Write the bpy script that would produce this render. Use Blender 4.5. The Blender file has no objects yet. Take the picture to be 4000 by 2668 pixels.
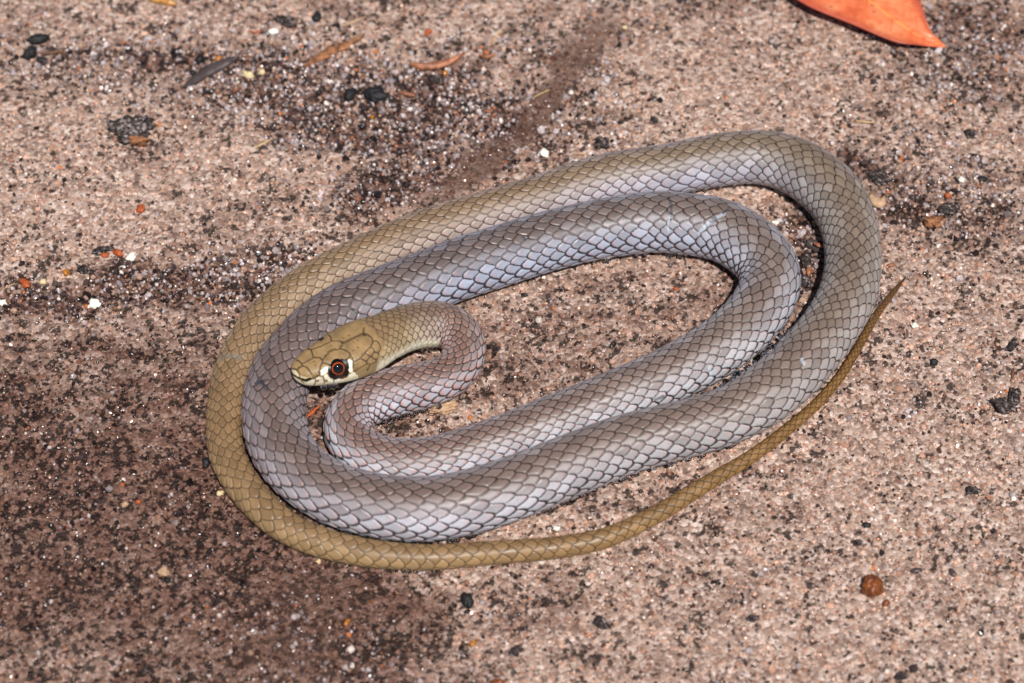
import bpy, math, random
import numpy as np
from mathutils import Vector

# ------------------------------------------------------------------ camera
PITCH = math.radians(56.0)        # how far the lens looks down
DIST = 0.667                      # metres from lens to the middle of the coil
LENS, SENSOR = 100.0, 36.0
U = DIST * SENSOR / LENS / 4000.0  # metres on the rock per photograph pixel (0.06 mm)
scene = bpy.context.scene
col = scene.collection
FWD = np.array([0.0, math.cos(PITCH), -math.sin(PITCH)])
UP = np.array([0.0, math.sin(PITCH), math.cos(PITCH)])
RIGHT = np.array([1.0, 0.0, 0.0])
CAM = -FWD * DIST
cam_data = bpy.data.cameras.new("camera")
cam = bpy.data.objects.new("camera", cam_data)
col.objects.link(cam)
cam.location = CAM
cam.rotation_euler = (math.pi / 2 - PITCH, 0, 0)
cam_data.lens = LENS
cam_data.sensor_width = SENSOR
cam_data.clip_start = 0.01
cam_data.clip_end = 50
cam_data.dof.use_dof = True
cam_data.dof.focus_distance = DIST - 0.004
cam_data.dof.aperture_fstop = 12.0
scene.camera = cam

# ------------------------------------------------------------------ light
SUN_DIR = np.array([0.12, -0.43, 0.90]); SUN_DIR /= np.linalg.norm(SUN_DIR)
world = bpy.data.worlds.new("World"); scene.world = world; world.use_nodes = True
wn = world.node_tree.nodes; wl = world.node_tree.links
wn.clear()
sky = wn.new("ShaderNodeTexSky"); sky.sky_type = 'NISHITA'; sky.sun_disc = False
sky.sun_elevation = math.asin(SUN_DIR[2])
sky.sun_rotation = math.atan2(SUN_DIR[0], SUN_DIR[1])
bg = wn.new("ShaderNodeBackground"); bg.inputs[1].default_value = 0.05
wo = wn.new("ShaderNodeOutputWorld")
wl.new(sky.outputs[0], bg.inputs[0]); wl.new(bg.outputs[0], wo.inputs[0])
sd = bpy.data.lights.new("sun", 'SUN'); sd.energy = 5.0; sd.angle = math.radians(1.2); sd.color = (1.0, 0.945, 0.89)
sun = bpy.data.objects.new("sun", sd); col.objects.link(sun)
sun.rotation_euler = Vector(-SUN_DIR).to_track_quat('-Z', 'Y').to_euler()
scene.view_settings.view_transform = 'Standard'
scene.view_settings.look = 'None'
scene.view_settings.exposure = 0.0
scene.view_settings.gamma = 1.0
scene.render.engine = 'CYCLES'
scene.cycles.max_bounces = 6

rng = np.random.default_rng(7)
random.seed(7)


# ------------------------------------------------------------------ maths helpers
def unproject(px, py, z=0.0):
    """photograph pixel + height (m) -> point in the place"""
    px = np.asarray(px, float); py = np.asarray(py, float); z = np.asarray(z, float)
    k = SENSOR / LENS / 4000.0
    d = (FWD + ((px - 2000) * k)[..., None] * RIGHT + (-(py - 1334) * k)[..., None] * UP)
    t = (z - CAM[2]) / d[..., 2]
    return CAM + d * t[..., None]


def project(P):
    V = P - CAM
    w = V @ FWD
    k = SENSOR / LENS / 4000.0
    return 2000 + (V @ RIGHT) / w / k, 1334 - (V @ UP) / w / k, w


def smooth(e0, e1, x):
    t = np.clip((x - e0) / (e1 - e0), 0, 1)
    return t * t * (3 - 2 * t)


def s2l(c):
    c = np.asarray(c, float) / 255.0
    return np.where(c <= 0.04045, c / 12.92, ((c + 0.055) / 1.055) ** 2.4)


_tab = np.random.default_rng(3).random((256, 256))


def vnoise(x, y, seed=0):
    x = np.asarray(x, float) + seed * 37.7; y = np.asarray(y, float) + seed * 11.3
    xi = np.floor(x).astype(int); yi = np.floor(y).astype(int)
    fx = x - xi; fy = y - yi
    fx = fx * fx * (3 - 2 * fx); fy = fy * fy * (3 - 2 * fy)
    a = _tab[xi & 255, yi & 255]; b = _tab[(xi + 1) & 255, yi & 255]
    c = _tab[xi & 255, (yi + 1) & 255]; d = _tab[(xi + 1) & 255, (yi + 1) & 255]
    return (a * (1 - fx) + b * fx) * (1 - fy) + (c * (1 - fx) + d * fx) * fy


def fbm(x, y, seed=0, o=4):
    r = 0; amp = 0.5; t = 0
    for i in range(o):
        r = r + amp * vnoise(x, y, seed + i * 5); t += amp
        x = np.asarray(x) * 2.03; y = np.asarray(y) * 2.03; amp *= 0.5
    return r / t


def spline(pts, n_per=24):
    """Catmull-Rom (centripetal-like) through the rows of pts"""
    P = np.asarray(pts, float)
    P = np.vstack([2 * P[0] - P[1], P, 2 * P[-1] - P[-2]])
    out = []
    for i in range(1, len(P) - 2):
        p0, p1, p2, p3 = P[i - 1], P[i], P[i + 1], P[i + 2]
        t = np.linspace(0, 1, n_per, endpoint=False)[:, None]
        out.append(0.5 * (2 * p1 + (p2 - p0) * t + (2 * p0 - 5 * p1 + 4 * p2 - p3) * t ** 2 + (3 * p1 - p0 - 3 * p2 + p3) * t ** 3))
    out.append(P[-2][None])
    return np.vstack(out)


# ------------------------------------------------------------------ the rock: height and tone, as plain functions of the place
def mapxy(x, y):
    """ground metres -> a map in units of 0.06 mm (x to the right, y away from the lens is smaller)"""
    return 2000 + x / U, 1334 - y / U * math.sin(PITCH)


# (x, y, rx, ry, turn, amount): stains, light falloff painted in at lower left, and loose sand, in map units
DARK = [(450, 1600, 1050, 420, 0, .62), (550, 2250, 1300, 540, 0, .86), (300, 1120, 560, 80, -4, .55), (820, 1120, 380, 90, -8, .35),  # broad left and lower-left blobs paint light falloff over real staining
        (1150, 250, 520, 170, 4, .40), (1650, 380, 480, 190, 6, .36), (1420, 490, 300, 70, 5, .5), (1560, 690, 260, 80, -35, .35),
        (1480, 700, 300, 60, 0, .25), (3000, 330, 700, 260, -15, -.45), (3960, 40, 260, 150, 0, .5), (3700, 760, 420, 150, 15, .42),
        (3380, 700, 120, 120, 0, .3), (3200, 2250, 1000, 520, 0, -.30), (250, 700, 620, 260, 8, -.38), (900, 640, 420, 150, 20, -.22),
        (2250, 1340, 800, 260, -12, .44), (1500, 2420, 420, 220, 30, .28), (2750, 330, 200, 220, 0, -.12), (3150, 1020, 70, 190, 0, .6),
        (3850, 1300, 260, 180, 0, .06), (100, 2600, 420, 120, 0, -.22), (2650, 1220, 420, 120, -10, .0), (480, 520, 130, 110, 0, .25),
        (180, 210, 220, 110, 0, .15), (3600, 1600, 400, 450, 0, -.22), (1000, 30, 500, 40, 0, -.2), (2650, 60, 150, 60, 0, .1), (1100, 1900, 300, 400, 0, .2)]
LOOSE = [(1100, 260, 600, 220, 6, 1.0), (1650, 370, 540, 230, 8, .95), (1380, 500, 340, 70, 5, .9), (350, 1120, 640, 75, -5, 1.0),
         (760, 1090, 380, 110, -10, .85), (1500, 690, 360, 80, -15, .8), (1250, 2480, 380, 170, 25, .5), (3700, 720, 400, 190, 10, .6),
         (600, 2000, 900, 450, 0, .06), (3850, 120, 280, 220, 0, .7), (1000, 1080, 240, 80, -25, .8), (3140, 1000, 90, 260, 10, .8), (1500, 1000, 500, 60, -25, .45),
         (200, 170, 460, 130, 0, .6), (2250, 350, 300, 300, 0, .35)]
RED = [(2380, 10, 130, 60, 130, .8), (2270, 120, 130, 65, 130, 1.), (2190, 250, 120, 55, 120, 1.), (2100, 380, 130, 60, 128, 1.), (2010, 480, 120, 60, 135, .9),
       (1920, 580, 120, 70, 135, 1.), (1830, 660, 120, 55, 140, .8), (1740, 720, 90, 45, 150, .6), (1250, 2260, 190, 100, 0, .5), (1160, 2500, 220, 160, 0, .4)]


def blobs(mx, my, lst, warp=1.0):
    wx = (fbm(mx / 210, my / 160, 1) - .5) * 260 * warp + (fbm(mx / 50, my / 45, 9, 2) - .5) * 90 * warp
    wy = (fbm(mx / 210, my / 160, 4) - .5) * 200 * warp + (fbm(mx / 50, my / 45, 12, 2) - .5) * 70 * warp
    X = mx + wx; Y = my + wy
    r = np.zeros_like(X)
    for (cx, cy, rx, ry, an, am) in lst:
        c, s = math.cos(math.radians(an)), math.sin(math.radians(an))
        dx = X - cx; dy = Y - cy
        q = ((dx * c + dy * s) / rx) ** 2 + ((-dx * s + dy * c) / ry) ** 2
        r += am * np.exp(-q ** 1.5)
    return r


def ground_maps(x, y):
    mx, my = mapxy(x, y)
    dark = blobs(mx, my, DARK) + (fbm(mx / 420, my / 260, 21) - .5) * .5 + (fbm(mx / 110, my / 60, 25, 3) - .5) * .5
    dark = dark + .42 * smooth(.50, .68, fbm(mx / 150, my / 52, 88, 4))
    loose = np.clip(blobs(mx, my, LOOSE, .8) + (fbm(mx / 120, my / 90, 33, 3) - .55) * .5, 0, 1.2)
    red = np.clip(blobs(mx, my, RED, .6) + (fbm(mx / 300, my / 300, 41, 3) - .62) * .6, 0, 1)
    return dark, loose, red


def speck_map(x, y, dark):
    mx, my = mapxy(x, y)
    f = .60 * fbm(mx / 17, my / 14, 61, 2) + .42 * fbm(mx / 95, my / 60, 66, 3)
    return smooth(.562, .64, f + .07 * np.clip(dark, -.4, .8))


def ground_h(x, y):
    mx, my = mapxy(x, y)
    h = (fbm(mx / 700, my / 520, 50, 3) - .5) * 26
    h += (fbm(mx / 150, my / 70, 55, 3) - .5) * 11
    h += (fbm(mx / 26, my / 22, 58, 2) - .5) * 5
    # sand lies in shallow hollows of the slab
    h -= 17 * smooth(.25, .75, blobs(mx, my, LOOSE[:5], .8))
    return h * U


def gpoint(px, py, lift=0.0):
    """point of the ground under a photograph pixel"""
    p = unproject(px, py, 0.0)
    for _ in range(3):
        z = float(ground_h(np.array([p[0]]), np.array([p[1]]))[0])
        p = unproject(px, py, z)
    return p + np.array([0, 0, lift])


# ------------------------------------------------------------------ material helpers
def new_mat(name):
    m = bpy.data.materials.new(name); m.use_nodes = True
    nt = m.node_tree; nt.nodes.clear()
    out = nt.nodes.new("ShaderNodeOutputMaterial"); b = nt.nodes.new("ShaderNodeBsdfPrincipled")
    nt.links.new(b.outputs[0], out.inputs[0])
    return m, nt, b


def node(nt, t, **kw):
    n = nt.nodes.new(t)
    for k, v in kw.items():
        if k.startswith("in_"):
            n.inputs[int(k[3:])].default_value = v
        else:
            setattr(n, k, v)
    return n


def ramp(nt, fac, stops, interp='LINEAR'):
    r = nt.nodes.new("ShaderNodeValToRGB"); r.color_ramp.interpolation = interp
    e = r.color_ramp.elements
    while len(e) < len(stops): e.new(0.5)
    for q, (p, c) in zip(e, stops):
        q.position = p; q.color = (*c, 1) if len(c) == 3 else c
    nt.links.new(fac, r.inputs[0])
    return r.outputs[0]


def mathn(nt, op, a, b=None, clamp=False):
    n = nt.nodes.new("ShaderNodeMath"); n.operation = op; n.use_clamp = clamp
    for i, v in enumerate((a, b)):
        if v is None: continue
        if isinstance(v, (int, float)): n.inputs[i].default_value = v
        else: nt.links.new(v, n.inputs[i])
    return n.outputs[0]


def mixc(nt, fac, a, b, mode='MIX'):
    n = nt.nodes.new("ShaderNodeMix"); n.data_type = 'RGBA'; n.blend_type = mode
    for i, v in ((0, fac), (6, a), (7, b)):
        if isinstance(v, (int, float)): n.inputs[i].default_value = v
        elif isinstance(v, (tuple, list)): n.inputs[i].default_value = (*v, 1)
        else: nt.links.new(v, n.inputs[i])
    return n.outputs[2]


# ------------------------------------------------------------------ ground sheet
def axis(lo, hi, step, far):
    core = np.arange(lo, hi + step / 2, step)
    grow = []
    d = step
    x = 0
    while x < far:
        d *= 1.35; x += d; grow.append(x)
    grow = np.array(grow)
    return np.concatenate([lo - grow[::-1], core, hi + grow])


def mesh_grid(name, X, Y, Z):
    R, C = X.shape
    me = bpy.data.meshes.new(name)
    co = np.stack([X, Y, Z], -1).reshape(-1, 3)
    i = np.arange(R * C).reshape(R, C)
    q = np.stack([i[:-1, :-1], i[:-1, 1:], i[1:, 1:], i[1:, :-1]], -1).reshape(-1, 4)
    fill_mesh(me, co, q)
    return me


def fill_mesh(me, co, quads, smooth_=True):
    me.vertices.add(len(co)); me.vertices.foreach_set("co", np.ascontiguousarray(co, np.float32).ravel())
    n = len(quads)
    me.loops.add(n * 4); me.loops.foreach_set("vertex_index", quads.astype(np.int32).ravel())
    me.polygons.add(n)
    me.polygons.foreach_set("loop_start", np.arange(0, n * 4, 4, dtype=np.int32))
    me.polygons.foreach_set("loop_total", np.full(n, 4, np.int32))
    if smooth_: me.polygons.foreach_set("use_smooth", np.ones(n, bool))
    me.update(calc_edges=True)


def set_attr(me, name, vals, typ='FLOAT'):
    a = me.attributes.new(name, typ, 'POINT')
    v = np.ascontiguousarray(vals, np.float32).ravel()
    a.data.foreach_set({'FLOAT': 'value', 'FLOAT_COLOR': 'color', 'FLOAT_VECTOR': 'vector'}[typ], v)


def tag(o, label=None, cat=None, group=None, kind=None):
    if label: o["label"] = label
    if cat: o["category"] = cat
    if group: o["group"] = group
    if kind: o["kind"] = kind
    return o


def link(name, me, mat=None, parent=None):
    o = bpy.data.objects.new(name, me); col.objects.link(o)
    if mat is not None and not me.materials: me.materials.append(mat)
    if parent: o.parent = parent
    return o


def rock_material():
    m, nt, b = new_mat("sandstone")
    tc = node(nt, "ShaderNodeTexCoord").outputs['Object']
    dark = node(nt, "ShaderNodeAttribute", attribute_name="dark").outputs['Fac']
    red = node(nt, "ShaderNodeAttribute", attribute_name="red").outputs['Fac']
    # cemented quartz grains, about 0.6 mm across
    v = node(nt, "ShaderNodeTexVoronoi", feature='F1'); v.inputs['Scale'].default_value = 1150
    wn_ = node(nt, "ShaderNodeTexNoise"); wn_.inputs['Scale'].default_value = 900; wn_.inputs['Detail'].default_value = 3
    warp = node(nt, "ShaderNodeVectorMath", operation='MULTIPLY_ADD')
    nt.links.new(wn_.outputs['Color'], warp.inputs[0]); warp.inputs[1].default_value = (.0009,) * 3
    nt.links.new(tc, warp.inputs[2]); nt.links.new(tc, wn_.inputs['Vector'])
    nt.links.new(warp.outputs[0], v.inputs['Vector'])
    sep = node(nt, "ShaderNodeSeparateColor"); nt.links.new(v.outputs['Color'], sep.inputs[0])
    grain = ramp(nt, sep.outputs[0], [(0, (.17, .11, .088)), (.3, (.31, .215, .172)), (.6, (.42, .307, .252)), (.85, (.55, .42, .355)), (1, (.66, .55, .49))])
    # mid-size mottling
    n2 = node(nt, "ShaderNodeTexNoise"); n2.inputs['Scale'].default_value = 260; n2.inputs['Detail'].default_value = 5; n2.inputs['Roughness'].default_value = .65
    nt.links.new(tc, n2.inputs['Vector'])
    mott = ramp(nt, n2.outputs['Fac'], [(.3, (.55, .5, .48)), (.5, (.95, .93, .92)), (.72, (1.12, 1.08, 1.05))])
    c = mixc(nt, .75, grain, mott, 'MULTIPLY')
    # black lichen and soot specks, gathered where the rock is darkened
    v2 = node(nt, "ShaderNodeTexVoronoi", feature='F1'); v2.inputs['Scale'].default_value = 800
    nt.links.new(warp.outputs[0], v2.inputs['Vector'])
    sep2 = node(nt, "ShaderNodeSeparateColor"); nt.links.new(v2.outputs['Color'], sep2.inputs[0])
    n3 = node(nt, "ShaderNodeTexNoise"); n3.inputs['Scale'].default_value = 620; n3.inputs['Detail'].default_value = 4
    nt.links.new(tc, n3.inputs['Vector'])
    s = mathn(nt, 'ADD', sep2.outputs[1], mathn(nt, 'MULTIPLY', mathn(nt, 'SUBTRACT', n3.outputs['Fac'], .5), 1.5))
    s = mathn(nt, 'ADD', s, mathn(nt, 'MULTIPLY', dark, .22))
    s = mathn(nt, 'ADD', s, mathn(nt, 'MULTIPLY', node(nt, "ShaderNodeAttribute", attribute_name="speck").outputs['Fac'], .42))
    speck = ramp(nt, mathn(nt, 'MULTIPLY', s, .6), [(.56, (0, 0, 0)), (.65, (1, 1, 1))])
    c = mixc(nt, mathn(nt, 'MULTIPLY', speck, .9), c, (.032, .022, .018))
    stain = mathn(nt, 'MULTIPLY', mathn(nt, 'MAXIMUM', dark, 0.0), .95, True)  # real stains and the painted light falloff darken together
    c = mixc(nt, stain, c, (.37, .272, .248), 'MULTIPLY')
    c = mixc(nt, mathn(nt, 'MULTIPLY', red, .75, True), c, (.115, .065, .048))
    nt.links.new(c, b.inputs['Base Color'])
    rr = ramp(nt, sep.outputs[2], [(0, (.35,) * 3), (1, (.85,) * 3)])
    nt.links.new(rr, b.inputs['Roughness'])
    b.inputs['Specular IOR Level'].default_value = .25
    # relief: rounded grains and pores
    vd = v
    hgt = mathn(nt, 'SUBTRACT', mathn(nt, 'MULTIPLY', n3.outputs['Fac'], 1.6), vd.outputs['Distance'])
    hgt = mathn(nt, 'SUBTRACT', hgt, mathn(nt, 'MULTIPLY', speck, .35))
    bp = node(nt, "ShaderNodeBump"); bp.inputs['Strength'].default_value = .8; bp.inputs['Distance'].default_value = .00045
    nt.links.new(hgt, bp.inputs['Height']); nt.links.new(bp.outputs[0], b.inputs['Normal'])
    return m


gx = axis(-.150, .150, .0006, 2.2); gy = axis(-.125, .150, .0006, 2.2)
GX, GY = np.meshgrid(gx, gy)
GZ = ground_h(GX, GY)
gm = mesh_grid("rock_ground", GX, GY, GZ)
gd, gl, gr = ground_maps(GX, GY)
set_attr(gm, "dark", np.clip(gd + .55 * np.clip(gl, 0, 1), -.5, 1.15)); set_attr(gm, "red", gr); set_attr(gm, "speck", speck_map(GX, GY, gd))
ground = link("rock_ground", gm, rock_material())
tag(ground, kind="structure", label="weathered pinkish beige sandstone slab with dark lichen specks")

# ------------------------------------------------------------------ the snake's line: (x, y, diameter[, height of the axis]) in photograph pixels, snout to tail
PATH = [(1140, 1456, 0, 268), (1174, 1447, 0, 268), (1240, 1424, 0, 266), (1320, 1394, 0, 258), (1400, 1362, 0, 242), (1470, 1332, 190, 214),
        (1540, 1300, 186, 172), (1600, 1278, 184, 136), (1662, 1266, 182, 106), (1732, 1268, 180), (1788, 1300, 176), (1814, 1350, 172), (1808, 1404, 171),
        (1768, 1456, 173), (1691, 1494, 180), (1607, 1515, 188), (1529, 1533, 193), (1450, 1559, 194), (1387, 1601, 193), (1358, 1658, 194),
        (1370, 1718, 192), (1416, 1766, 190), (1486, 1795, 190), (1570, 1808, 191), (1690, 1800, 193), (1818, 1768, 196), (1994, 1710, 202), (2251, 1612, 210),
        (2422, 1546, 216), (2605, 1470, 222), (2795, 1366, 228), (2919, 1262, 234), (2988, 1170, 238), (3010, 1095, 240), (2982, 1013, 244), (2886, 932, 244),
        (2780, 889, 243), (2610, 868, 240), (2500, 872, 237), (2322, 899, 234), (2135, 944, 236), (1938, 1005, 240), (1796, 1050, 242), (1662, 1101, 242),
        (1501, 1160, 242), (1349, 1222, 242), (1244, 1292, 243), (1162, 1378, 246), (1111, 1440, 249), (1079, 1518, 252), (1069, 1594, 253), (1077, 1680, 254),
        (1106, 1760, 250), (1168, 1838, 246), (1240, 1893, 246), (1335, 1940, 248), (1504, 1980, 253), (1640, 1988, 256), (1783, 1972, 254), (1972, 1918, 252),
        (2266, 1803, 244), (2446, 1735, 236), (2670, 1677, 228), (2826, 1630, 226), (2968, 1556, 238), (3053, 1490, 240), (3125, 1424, 238), (3220, 1309, 228),
        (3270, 1234, 227), (3302, 1172, 228), (3324, 1100, 226), (3333, 1008, 222), (3318, 885, 224), (3282, 800, 230), (3245, 750, 232), (3196, 706, 230),
        (3138, 665, 226), (3068, 634, 218), (2972, 614, 210), (2864, 618, 207), (2730, 638, 206), (2622, 662, 204), (2371, 697, 196), (2100, 780, 188), (1861, 847, 182),
        (1630, 916, 176), (1427, 1002, 170), (1205, 1114, 165), (1040, 1242, 160), (940, 1378, 155), (895, 1510, 150), (876, 1640, 145), (880, 1757, 141),
        (903, 1818, 140), (936, 1876, 138), (983, 1939, 136), (1048, 2006, 132), (1113, 2056, 128), (1219, 2107, 121), (1328, 2139, 116), (1430, 2159, 112),
        (1542, 2171, 106), (1657, 2177, 101), (1777, 2171, 97), (1896, 2161, 94), (2015, 2152, 91), (2134, 2143, 88), (2250, 2127, 85), (2357, 2104, 82),
        (2470, 2057, 76), (2593, 1993, 71), (2700, 1926, 66), (2838, 1842, 58), (2918, 1795, 55), (3017, 1725, 50), (3121, 1640, 45), (3208, 1561, 42),
        (3290, 1460, 38), (3355, 1352, 34), (3404, 1263, 31), (3455, 1186, 26), (3503, 1126, 19), (3536, 1086, 6)]
K = []
for q in PATH:
    px, py, d = q[:3]
    if len(q) == 4:
        z = q[3] * U
        r = d / 2 * U
    else:
        r = d / 2 * U
        z = r * .94
    p = unproject(px, py, z)
    dep = (p - CAM) @ FWD / DIST
    r *= dep
    if len(q) == 3:
        for _ in range(2):
            hz = float(fbm(np.array([mapxy(p[0], p[1])[0] / 700]), np.array([mapxy(p[0], p[1])[1] / 520]), 50, 3)[0] - .5) * 26 * U
            p = unproject(px, py, r * .94 + hz)
    K.append([p[0], p[1], p[2], r])
K = np.array(K)
C0 = spline(K, 30)
# even spacing, smoothed
seg = np.r_[0, np.cumsum(np.linalg.norm(np.diff(C0[:, :3], axis=0), axis=1))]
TOT = seg[-1]
step_head, step_body = 2.0 * U, 3.7 * U
HEADLEN = 345 * U
S = np.concatenate([[0, .3 * U, 1.2 * U, 2.6 * U, 4.5 * U, 6.5 * U], np.arange(8.5 * U, HEADLEN * 1.25, step_head), np.arange(HEADLEN * 1.25, TOT, step_body)])
fine = np.linspace(0, TOT, 6000)
CF = np.stack([np.interp(fine, seg, C0[:, k]) for k in range(4)], 1)


def gauss_smooth(A, w):
    k = np.exp(-.5 * (np.arange(-3 * w, 3 * w + 1) / w) ** 2); k /= k.sum()
    P = np.vstack([2 * A[0] - A[1:3 * w + 1][::-1], A, 2 * A[-1] - A[-3 * w - 1:-1][::-1]])
    return np.stack([np.convolve(P[:, j], k, 'valid') for j in range(A.shape[1])], 1)


CF = gauss_smooth(CF, 9)
CC = np.stack([np.interp(S, fine, CF[:, k]) for k in range(4)], 1)
TAN = np.gradient(CF[:, :3], fine, axis=0); TAN /= np.linalg.norm(TAN, axis=1)[:, None]
TT = np.stack([np.interp(S, fine, TAN[:, k]) for k in range(3)], 1); TT /= np.linalg.norm(TT, axis=1)[:, None]
SIDE = np.cross(TT, [0, 0, 1.0]); SIDE /= np.linalg.norm(SIDE, axis=1)[:, None]
NUP = np.cross(SIDE, TT)
# signed curvature towards SIDE
DT = np.gradient(TAN, fine, axis=0)
KAPF = np.array([np.interp(S, fine, DT[:, k]) for k in range(3)]).T
KAP = np.sum(KAPF * SIDE, 1)
R_ = CC[:, 3].copy()

# head: half width, rise above and drop below the axis, by distance from the snout
sp = S / U
HT = [0, .3, 1.2, 2.6, 4.5, 8, 14, 25, 45, 75, 110, 150, 190, 235, 285, 335, 400, 470]
HW = [0, 8, 15, 21, 26, 32, 38, 46, 57, 67, 76, 87, 96, 103, 106, 103, 96, 93]
HU = [0, 6, 11, 15, 18, 22, 26, 31, 38, 46, 54, 62, 68, 73, 77, 80, 86, 91]
HD = [0, 6, 11, 16, 22, 29, 37, 47, 58, 67, 73, 78, 81, 82, 82, 82, 86, 91]
wgt = smooth(400, 470, sp)
Rs = R_ / U
Wd = np.interp(sp, HT, HW) * (1 - wgt) + Rs * wgt
Hu = np.interp(sp, HT, HU) * (1 - wgt) + Rs * wgt
Hd = np.interp(sp, HT, HD) * (1 - wgt) + Rs * wgt
hd = sp < 480
ker = np.ones(9) / 9
for A in (Wd, Hu, Hd):
    i0 = 12; i1 = int(hd.sum())
    A[i0:i1] = np.convolve(A, ker, 'same')[i0:i1]
nexp = 2.0 + .95 * (1 - smooth(300, 430, sp)) * smooth(0, 40, sp)

# angles round the body: fine over the back and flanks, coarse under the belly
th = np.radians(np.concatenate([np.linspace(-132, 132, 156), np.linspace(132, 228, 22)[1:-1]]))
M = len(th)
ct, st = np.cos(th), np.sin(th)
NR = len(S)


def superell(c, n):
    return np.sign(c) * np.abs(c) ** (2.0 / n)


CU = superell(ct[None, :], nexp[:, None]); SU = superell(st[None, :], nexp[:, None])
# belly flattened on the rock
low = np.where(CU < -.9, -.9 - (-.9 - CU) * .35, CU)
CU = np.where((sp > 470)[:, None], low, CU)
vert = np.where(CU > 0, Hu[:, None], Hd[:, None]) * CU * U
late = Wd[:, None] * SU * U
POS = CC[:, None, :3] + NUP[:, None, :] * vert[..., None] + SIDE[:, None, :] * late[..., None]
# surface normals of the smooth body
NRM = np.cross(np.gradient(POS, axis=1), np.gradient(POS, axis=0))
nl = np.linalg.norm(NRM, axis=2, keepdims=True); NRM = NRM / np.maximum(nl, 1e-12)
out = POS - CC[:, None, :3]
flip = np.sign(np.sum(NRM * out, 2)); flip[flip == 0] = 1
NRM *= flip[..., None]
NRM[:3] = -TT[0]

# ---- scales
Lk = [0, 330, 400, 500, 716, 913, 1167, 1414, 1919, 2523, 3142, 3539, 3896, 4359, 4916, 5409, 5769, 6066, 6375, 6798, 7469, 8070, 8459, 8815, 9166, 9416, 9673, 10029, 10823, 11554, 12134, 12507, 12775, 13100, 13432, 13792, 14140, 14549, 14951, 15376, 15749, 16500]
Lv = [28, 28, 31, 35, 38, 42, 50, 52, 54, 56, 57, 57, 60, 66, 68, 64, 57, 58, 68, 75, 72, 60, 56, 52, 52, 58, 62, 63, 60, 52, 46, 48, 52, 54, 55, 55, 52, 46, 40, 30, 20, 20]
tot_px = TOT / U
print("snake length px", tot_px, "rings", NR, "M", M)
Lsc = np.interp(sp * 15900 / tot_px, Lk, Lv)
arow = np.concatenate([[0], np.cumsum(np.diff(sp) / (.5 * (Lsc[1:] + Lsc[:-1])))])
Dk = [0, 400, 700, 11000, 11554, 12134, 12507, 12775, 13100, 13432, 16000]
Dv = [11.5, 11.8, 12.8, 13.2, 14.2, 17, 20, 26, 32, 36, 38]
DTH = np.radians(np.interp(sp * 15900 / tot_px, Dk, Dv))
thw = th[None, :]
thw = np.where(thw > math.pi, thw - 2 * math.pi, thw)
thf = np.abs(thw); thf = np.where(thf > 1.0, 1.0 + (thf - 1.0) * .76, thf) * np.sign(thw)
A = np.repeat(arow[:, None], M, 1); Bc = thf / DTH[:, None]
jx = (vnoise(A * .35, Bc * .3, 3) - .5) * .46 + (vnoise(A * .9, Bc * .8, 5) - .5) * .24
jy = (vnoise(A * .3, Bc * .3, 7) - .5) * .42
A = A + jx; Bc = Bc + jy
j0 = np.floor(Bc); x = Bc - j0
odd = (j0.astype(int) & 1)
GA, GP = (.74 - .12 * smooth(11800, 13000, sp * 15900 / tot_px))[:, None], 1.75          # how far a scale's rear edge sweeps forward towards its corners


def gcurve(q): return GA * q ** GP
def gslope(q): return GA * GP * q ** (GP - 1)


g0 = gcurve(x); g1 = gcurve(1 - x)
off0 = np.where(odd == 0, 0.0, .5); off1 = .5 - off0
n0 = np.floor(A + g0 - off0); e0p = n0 + off0 - g0; e0n = e0p + 1
n1 = np.floor(A + g1 - off1); e1p = n1 + off1 - g1; e1n = e1p + 1
own1 = (n1 + off1) < (n0 + off0)                # the forward scale lies on top
e1v = np.where((~own1) & (n1 + off1 >= n0 + 1 + off0), e1p - 1, e1p)      # edges that stay hidden under a forward scale
e0v = np.where(own1 & (n0 + off0 >= n1 + 1 + off1), e0p - 1, e0p)
ep = np.maximum(e0v, e1v); en = np.where(own1, e1n, e0n)
cid = np.where(own1, (j0 + 1) * 7919 + (n1 + 1) * 104729, j0 * 7919 + (n0 + 1) * 104729).astype(np.int64)
rnd = ((np.sin(cid * 12.9898 % 6283.18) * 43758.5453) % 1.0)
stretch = np.clip(1 - KAP[:, None] * late, .25, 1.9)      # outside of a bend is stretched, inside squeezed
Lloc = Lsc[:, None] * stretch
wdt = (Wd[:, None] * DTH[:, None])
sl_n = np.where(own1, gslope(1 - x), gslope(x)) * Lloc / np.maximum(wdt, 1)
prev1 = e1v > e0v
sl_p = np.where(prev1, gslope(1 - x), gslope(x)) * Lloc / np.maximum(wdt, 1)
d_rear = (en - A) * Lloc / np.sqrt(1 + sl_n ** 2)
d_front = (A - ep) * Lloc / np.sqrt(1 + sl_p ** 2)
frac = np.clip((A - ep) / np.maximum(en - ep, 1e-3), 0, 1)
absd = np.degrees(np.abs(thw))
vent = smooth(112, 118, absd)
ofs = np.abs(A - np.round(A))
d_v = ofs * Lloc
d_front = d_front * (1 - vent) + np.where(vent > 0, d_v, 99) * vent
d_rear = d_rear * (1 - vent) + np.where(vent > 0, d_v, 99) * vent
hb0 = 320 - 34 * smooth(38, 70, absd)
headw = 1 - smooth(hb0, hb0 + 14, sp[:, None])      # plates instead of scales on the head
gap_open = smooth(1.08, 1.55, stretch) * smooth(40, 75, absd)
gap_open = np.maximum(gap_open, .85 * smooth(52, 84, absd) * (smooth(500, 900, sp) * (1 - smooth(7600, 9400, sp)))[:, None])
sz = np.clip(Lsc / 80, .45, 1)[:, None]
oli_l = np.interp(sp * 15900 / tot_px, [0, 430, 700, 9200, 11000, 15900], [1, 1, 0, .4, 1, .6])[:, None]
tipn = (1 - np.where(own1, 1 - x, x)) ** 1.5      # how near the rounded rear tip
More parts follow.
